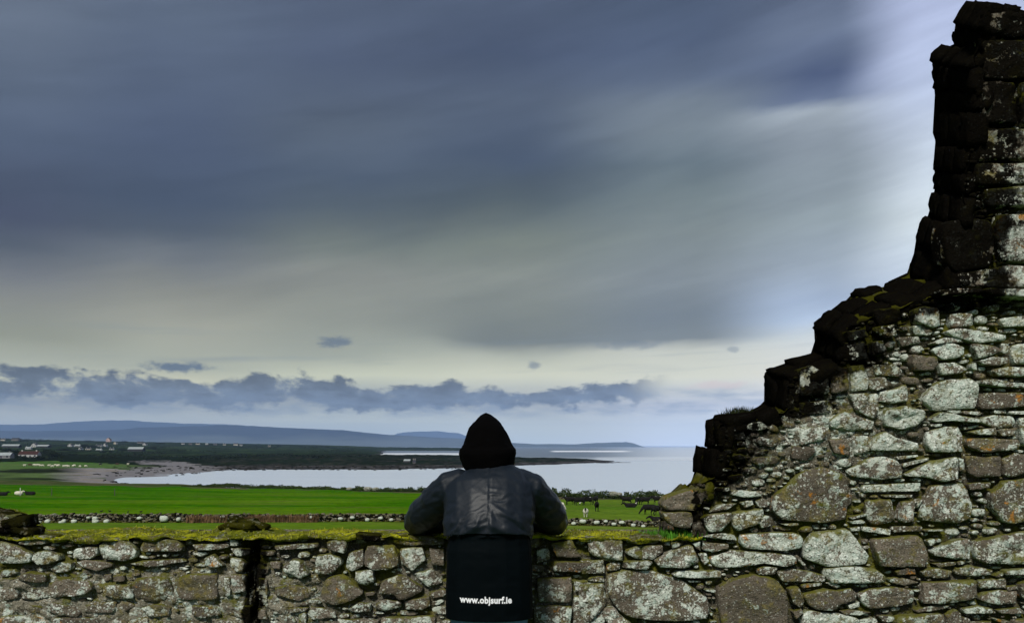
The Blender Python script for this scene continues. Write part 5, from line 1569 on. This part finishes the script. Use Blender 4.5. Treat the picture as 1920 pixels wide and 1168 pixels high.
# bleached grass along the wall
def tuftfield(name, pts_, mat, lo, hi, wdt, lean, label, cat):
    o_ = blades(name, pts_, mat, lo, hi, None, wdt, lean); o_['label'] = label; o_['category'] = cat; return o_
ptsd = []
for _ in range(7000):
    px = random.choice((random.uniform(356, 430), random.uniform(462, 600), random.uniform(470, 580), random.uniform(-100, 60)))
    x_, y_ = wall_xy(px); yy = y_ - .45 - abs(random.gauss(0, .16)); ptsd.append((x_, yy, gz(x_, yy) + random.choice((0, 0, .2, .4)) * random.random()))
rush = simple('withered_rushes', (.17, .105, .055), .95, .05, .6, .6)
tuftfield('withered_grass', ptsd, rush, .2, .62, .022, .8, 'withered brown grass growing against the field wall', 'grass')

# ------------------------------------------------------------------ scrub bank along the shore
def leafmat(name, a, b_):
    m, t, b, co = new_mat(name)
    c_ = mixc(t, noise(co, .9, 4, .7).step(.35, .65), a, b_); c_ = cscale(c_, noise(co, 7, 3, .6) * 1.2 + .4)
    plug(t, c_, b.inputs['Base Color']); b.inputs['Roughness'].default_value = .9; b.inputs['Specular IOR Level'].default_value = .1
    return m
leaf_a = leafmat('scrub_leaves', (.012, .024, .006), (.055, .080, .016)); leaf_d = leafmat('dark_leaves', (.006, .010, .005), (.018, .028, .010)); bark = simple('bark', (.04, .03, .02), .9, .1)
def quads(P, s, mat, name, kind=None, flat=.6):
    P = np.asarray(P); n = len(P); r = rng
    a = r.normal(size=(n, 3)); a /= np.linalg.norm(a, axis=1, keepdims=True); b_ = np.cross(a, r.normal(size=(n, 3))); b_ /= np.linalg.norm(b_, axis=1, keepdims=True)
    s = (np.asarray(s) * r.uniform(.5, 1.3, n))[:, None]
    V = np.stack([P - a * s - b_ * s * flat, P + a * s - b_ * s * flat, P + a * s * .7 + b_ * s * flat, P - a * s * .7 + b_ * s * flat], 1).reshape(-1, 3)
    F = np.arange(n * 4).reshape(-1, 4).tolist()
    return mesh_obj(name, V, F, mat, smooth=False, kind=kind)
P = []; 
for _ in range(80000):
    px = random.uniform(340, 1420)
    Dk = float(np.interp(px, FK, FD[:, 4])); tall = float(np.interp(px, [340, 420, 560, 680, 700, 900, 1040, 1400], [.15, .8, .6, .9, .7, .8, 1.1, 1.2]))
    D = Dk + random.gauss(2, 2.2); x_ = (px - 960) / 1500 * D
    hh = tall * (.55 + .75 * float(_hash(np.int64(px / 9), np.int64(D / 3), np.int64(0), 5)))
    P.append((x_, D, random.random() ** .6 * hh))
P = np.array(P); P[:, 2] *= np.clip(1.0 + .8 * fbm(P[:, 0] / 4, P[:, 1] / 5, 0, 3, 401), .2, 1.6); P[:, 2] += ground_z(P[:, 0], P[:, 1])[0]
o = quads(P, .11, leaf_a, 'scrub', 'stuff'); o['label'] = 'low dark green scrub along the top of the shore bank'; o['category'] = 'scrub'
for px, D, w_, lb in ((690, 193, 1.1, 'grey boulder in the shore bank left of the person, leftmost of three'), (705, 192, .9, 'grey boulder in the shore bank left of the person, middle of three'), (655, 194, .7, 'small grey boulder in the shore bank, rightmost seen from the shingle'),
                      (1150, 153, 1.0, 'pale boulder in the scrub bank above the right hand cattle, next to a smaller one'), (1160, 153, .7, 'smaller pale boulder in the scrub bank above the right hand cattle')):
    V, F = rock(0, 0, 0, w_, w_ * .7, w_ * .55, int(px)); p_ = on(px, D)
    o = mesh_obj('boulder', V, F, fst, cols=np.tile([.45, .1, .1], (len(V), 1))); add_tone(o, np.tile([.8, -.5, 0], (len(V), 1))); o.location = p_ + Vector((0, 0, .9 if px > 1000 else .5)); o['label'] = lb; o['category'] = 'boulder'
# stones on the shingle and along the tide line
VV, FF, C1, C2 = [], [], [], []; off = 0
for _ in range(900):
    px = random.uniform(120, 860); D = random.uniform(235, 300) if (px < 420 and random.random() < .45) else random.uniform(330, 520)
    x_ = (px - 960) / 1500 * D; g = gz(x_, D)
    if not (-12.15 < g < -10.9): continue
    s_ = random.uniform(.25, 1.0); V, F = rock(x_, D, g + .05, s_, s_ * .8, s_ * .45, random.randrange(99))
    VV.append(V); FF += [tuple(i + off for i in f_) for f_ in F]; off += len(V); C1.append(np.tile([.2, .8, .2], (len(V), 1))); C2.append(np.tile([.3, -.5, 0], (len(V), 1)))
o = mesh_obj('shore_rocks', np.concatenate(VV), FF, fst, cols=np.concatenate(C1), kind='stuff'); add_tone(o, np.concatenate(C2)); o['label'] = 'dark rocks strewn along the tide line of the bay'; o['category'] = 'rocks'
# fence posts in the big field
pm = simple('weathered_wood', (.07, .06, .05), .9, .1)
for px, lb in ((97, 'leftmost thin wooden fence post standing in the big green field'), (215, 'thin wooden fence post in the big green field, right of the first'), (38, 'pale thin post beside the white lying sheep in the big field')):
    D = hit(px, 929, 90, 190); p_ = on(px, D); V = []; 
    for z_, r_ in ((-.1, .07), (1.2, .06), (1.3, .02)):
        V += [(r_ * math.cos(a * math.pi / 4), r_ * math.sin(a * math.pi / 4), z_) for a in range(8)]
    F = [(k * 8 + a, k * 8 + (a + 1) % 8, (k + 1) * 8 + (a + 1) % 8, (k + 1) * 8 + a) for k in range(2) for a in range(8)] + [tuple(range(16, 24))]
    o = mesh_obj('fence_post', V, F, pm if px != 38 else simple('pale_wood', (.5, .5, .46), .8, .1)); o.location = p_; o['label'] = lb; o['category'] = 'post'; o['group'] = 'posts in the big field'

# ------------------------------------------------------------------ houses
WM = {k: simple('render_' + k, c_, .9, .1, .06, .5) for k, c_ in dict(white=(.42, .42, .40), cream=(.5, .46, .38), grey=(.20, .20, .20), pink=(.50, .36, .32), stone=(.16, .15, .13), dark=(.035, .035, .035)).items()}
RM = {k: simple('roof_' + k, c_, .8, .2, .15, .6) for k, c_ in dict(red=(.040, .014, .010), slate=(.030, .032, .038), pale=(.27, .30, .30), brown=(.05, .035, .025)).items()}
glass_m = simple('window_glass', (.015, .018, .022), .15, .5, .1); door_m = simple('door_paint', (.04, .03, .05), .6, .3, .1)
def box(x0, x1, y0, y1, z0, z1):
    V = [(x, y, z) for z in (z0, z1) for y in (y0, y1) for x in (x0, x1)]
    return V, [(0, 2, 3, 1), (4, 5, 7, 6), (0, 1, 5, 4), (1, 3, 7, 5), (3, 2, 6, 7), (2, 0, 4, 6)]
def house(px, py, wpx, hpx, roofc, wallc, label, lo=520, hi=3600, gable=False, D=None, dist_px=None, windows=True, name='house', cat='house', group='houses on the far shore'):
    wpx *= .88; hpx *= .9; D = D or hit(px, py, lo, hi); s_ = D / 1500; w_ = wpx * s_; h_ = max(hpx * s_, 2.4)
    hw = h_ * (.52 if not gable else .55); dp = min(max(w_ * .5, 5), 12)
    if gable: dp = 11
    p_ = on(px, D); t_ = thing(name, label, cat, (p_.x, p_.y, p_.z), random.uniform(-.12, .12) if not gable else 0, group)
    V, F = box(-w_ / 2, w_ / 2, -dp / 2, dp / 2, -1.5, hw); mesh_obj('wall', V, F, WM[wallc], t_, smooth=False)
    e = .25
    if gable: V = [(-w_ / 2 - e, -dp / 2 - e, hw - .1), (0, -dp / 2 - e, h_), (w_ / 2 + e, -dp / 2 - e, hw - .1), (-w_ / 2 - e, dp / 2 + e, hw - .1), (0, dp / 2 + e, h_), (w_ / 2 + e, dp / 2 + e, hw - .1)]; F = [(0, 3, 4, 1), (1, 4, 5, 2), (0, 2, 5, 3)]
    else: V = [(-w_ / 2 - e, -dp / 2 - e, hw - .1), (-w_ / 2 - e, 0, h_), (-w_ / 2 - e, dp / 2 + e, hw - .1), (w_ / 2 + e, -dp / 2 - e, hw - .1), (w_ / 2 + e, 0, h_), (w_ / 2 + e, dp / 2 + e, hw - .1)]; F = [(0, 3, 4, 1), (1, 4, 5, 2), (0, 2, 5, 3)]
    rf = mesh_obj('roof', V, F, RM[roofc], t_, smooth=False)
    gw = [(-w_ / 2, 0), (w_ / 2, 0)]
    if gable: V = [(-w_ / 2, -dp / 2, hw), (w_ / 2, -dp / 2, hw), (0, -dp / 2, h_ - .15)]; F = [(0, 1, 2)]
    else: V = [(x_, y2, z2) for x_ in (-w_ / 2, w_ / 2) for y2, z2 in ((-dp / 2, hw), (dp / 2, hw), (0, h_ - .15))]; F = [(0, 1, 2), (3, 4, 5)]
    for f_ in F: mesh_obj('gable', [V[i] for i in f_], [(0, 1, 2)], WM[wallc], t_, smooth=False)
    if windows:
        for cx_ in ((-w_ * .40, w_ * .36) if not gable else (0,)):
            V, F = box(cx_ - .45, cx_ + .45, -.4, .4, h_ - .6, h_ + .9); mesh_obj('chimney', V, F, WM[wallc], rf, smooth=False)
        n_ = max(1, int(w_ / 3.4))
        for i in range(n_):
            cx_ = -w_ / 2 + (i + .5) * w_ / n_
            if i == n_ // 2: V, F = box(cx_ - .5, cx_ + .5, -dp / 2 - .05, -dp / 2 + .05, 0, min(2.1, hw - .2)); mesh_obj('door', V, F, door_m, t_, smooth=False)
            else: V, F = box(cx_ - .7, cx_ + .7, -dp / 2 - .05, -dp / 2 + .05, hw * .32, hw * .80); mesh_obj('window', V, F, glass_m, t_, smooth=False)
    return t_
HS = [
 (56, 858, 38, 14, 'red', 'white', 'long white bungalow with a dark red roof, the biggest house on the left'),
 (6, 859, 36, 12, 'pale', 'grey', 'grey shed with a pale roof at the left border, left of the red roofed bungalow'),
 (22, 839, 34, 7, 'pale', 'dark', 'long low pale roofed shed above the shed at the left border'),
 (54, 842, 12, 5, 'pale', 'white', 'small white building just behind the red roofed bungalow'),
 (66, 838, 10, 8, 'slate', 'white', 'narrow white gabled house at the left end of the long pale roof', True),
 (82, 839, 26, 6, 'pale', 'dark', 'long pale roofed shed right behind the narrow white gabled house'),
 (30, 826, 16, 6, 'slate', 'stone', 'dark house on the skyline above the long sheds'),
 (6, 826, 9, 5, 'slate', 'cream', 'small pale house on the skyline at the left border'),
 (133, 837, 8, 6, 'slate', 'white', 'white gabled cottage left of the small grove', True),
 (146, 837, 12, 4, 'pale', 'white', 'low white house touching the small grove on its left'),
 (152, 843, 4, 5, 'slate', 'white', 'tiny white gable in front of the small grove', True),
 (166, 843, 11, 4, 'slate', 'cream', 'cream cottage in front of the small grove'),
 (186, 845, 12, 4, 'pale', 'white', 'white house with a pale roof between the small grove and the big barn'),
 (186, 837, 14, 4, 'slate', 'white', 'white house behind, over the pale roofed white house'),
 (198, 837, 5, 7, 'slate', 'white', 'narrow white gable standing tall between house and barn', True),
 (210, 843, 9, 4, 'slate', 'white', 'white cottage just left of the big barn'),
 (204, 828, 9, 8, 'brown', 'pink', 'pink house breaking the skyline above the village', True),
 (256, 846, 31, 9, 'pale', 'dark', 'big dark barn with a pale roof in the middle of the village'),
 (272, 835, 7, 5, 'slate', 'white', 'small white house above the right end of the big barn', True),
 (263, 831, 12, 4, 'slate', 'stone', 'grey house on the skyline above the big barn'),
 (217, 832, 5, 4, 'slate', 'cream', 'cream cottage right of the pink house', True),
 (343, 833, 6, 4, 'slate', 'white', 'leftmost white house of the far village row on the skyline'),
 (357, 833.5, 6, 3.6, 'slate', 'stone', 'grey house, second in the far village row'),
 (371, 833.5, 8, 3.8, 'slate', 'cream', 'cream house, third in the far village row'),
 (388, 834, 6, 3.4, 'pale', 'stone', 'pale roofed grey house in the middle of the far village row'),
 (404, 834, 7, 3.4, 'slate', 'grey', 'grey house with slate roof right of the middle of the far village row'),
 (421, 834.5, 6, 3.4, 'slate', 'cream', 'small cream house left of the tallest house of the far village row'),
 (442, 835, 9, 5, 'slate', 'cream', 'tallest house of the far village row, near its right end'),
 (452, 835.5, 6, 3.4, 'slate', 'white', 'white house at the right end of the far village row'),
 (505, 837, 5, 2.6, 'slate', 'cream', 'lone tiny house right of the far village row'),
 (764, 867, 13, 4.5, 'pale', 'dark', 'low hut with a pale roof on the dark headland left of the person'),
 (777, 868, 5, 2.6, 'slate', 'stone', 'tiny stone hut beside the pale roofed hut on the headland'),
]
for h_ in HS:
    house(*h_[:7], gable=len(h_) > 7, windows=h_[5] != 'dark', lo=520 if h_[0] < 700 else 480)
# ------------------------------------------------------------------ trees and bushes on the far land
def tree(px, py, wpx, hpx, label, lo=520, hi=3600):
    D = hit(px, py, lo, hi); s_ = D / 1500; w_, h_ = wpx * s_ / 2, hpx * s_; p_ = on(px, D)
    t_ = thing('tree', label, 'tree', (p_.x, p_.y, p_.z), 0, 'trees and thickets on the far shore')
    V, F = [], []
    for z_, r_ in ((-.5, .35), (h_ * .3, .22), (h_ * .75, .08)): V += [(r_ * math.cos(a * 1.047), r_ * math.sin(a * 1.047), z_) for a in range(6)]
    F = [(k * 6 + a, k * 6 + (a + 1) % 6, (k + 1) * 6 + (a + 1) % 6, (k + 1) * 6 + a) for k in range(2) for a in range(6)]
    mesh_obj('trunk', V, F, bark, t_)
    n_ = 700; th = rng.uniform(0, 6.283, n_); u = rng.uniform(0, 1, n_) ** .45; ph = rng.uniform(-.35, 1, n_)
    lob = 1 + .35 * fbm(np.cos(th) * 1.6 + px, np.sin(th) * 1.6, ph * 2, 2, 501)
    rr = np.sqrt(np.clip(1 - ph ** 2, .05, 1)) * u * lob
    P_ = np.stack([rr * np.cos(th) * w_, rr * np.sin(th) * min(w_, 6), h_ * (.36 + .60 * ph * u * lob)], 1)
    o_ = quads(P_, .045 * h_ + .25, leaf_d, 'crown'); o_.parent = t_
for a_ in ((42, 862, 13, 7, 'dark bush in front of the left end of the red roofed bungalow'), (73, 861, 12, 7, 'dark bush in front of the right end of the red roofed bungalow'), (100, 858, 22, 13, 'dark round tree right of the red roofed bungalow'), (28, 856, 20, 13, 'dark thicket between the shed and the red roofed bungalow'), (88, 852, 20, 10, 'dark bushy trees behind the right end of the bungalow'),
           (14, 848, 24, 8, 'dark trees below the long pale shed at the left border'), (160, 841, 20, 9, 'small dark grove in the middle of the village'), (175, 840, 16, 6, 'dark trees at the right end of the small grove'),
           (118, 846, 26, 6, 'long dark hedge trees left of the small grove'), (230, 846, 18, 6, 'dark trees left of the big barn'), (285, 842, 20, 5, 'dark trees right of the big barn'), (45, 829, 20, 5, 'dark skyline trees right of the skyline house'),
           (75, 828, 22, 3.5, 'low dark trees on the skyline over the narrow gable'), (165, 829, 26, 4, 'dark trees on the skyline left of the pink house'), (232, 830, 22, 4, 'dark trees on the skyline right of the pink house'), (300, 833, 24, 4, 'dark trees on the skyline left of the far village row'),
           (478, 836.5, 22, 2.6, 'low dark trees right of the far village row'), (330, 846, 40, 4, 'long dark thicket below the far village row'), (285, 862, 30, 7, 'dark thicket above the dull pasture by the bay'), (200, 859, 40, 5, 'dark hedge trees above the flock pasture'), (400, 858, 40, 4, 'dark thicket on the low land behind the bay')):
    tree(*a_)
# field hedges and banks of the far land, too many to tell apart
P = []
for _ in range(46):
    px0 = random.uniform(-150, 640); D0 = math.exp(random.uniform(math.log(620), math.log(2600))); dx = random.uniform(40, 160); sl = random.uniform(-.06, .06)
    for _k in range(260):
        t_ = random.random(); px = px0 + dx * t_; D = D0 * (1 + sl * t_) + random.gauss(0, 1.0)
        P.append(((px - 960) / 1500 * D, D, random.random() * D * .0011 + .2))
P = np.array(P); g, kk, _, _ = ground_z(P[:, 0], P[:, 1]); P[:, 2] += g; P = P[g > -11]
o = quads(P, .9, leaf_d, 'hedgerows', 'stuff'); o['label'] = 'dark hedgerows dividing the far land into fields'; o['category'] = 'hedges'
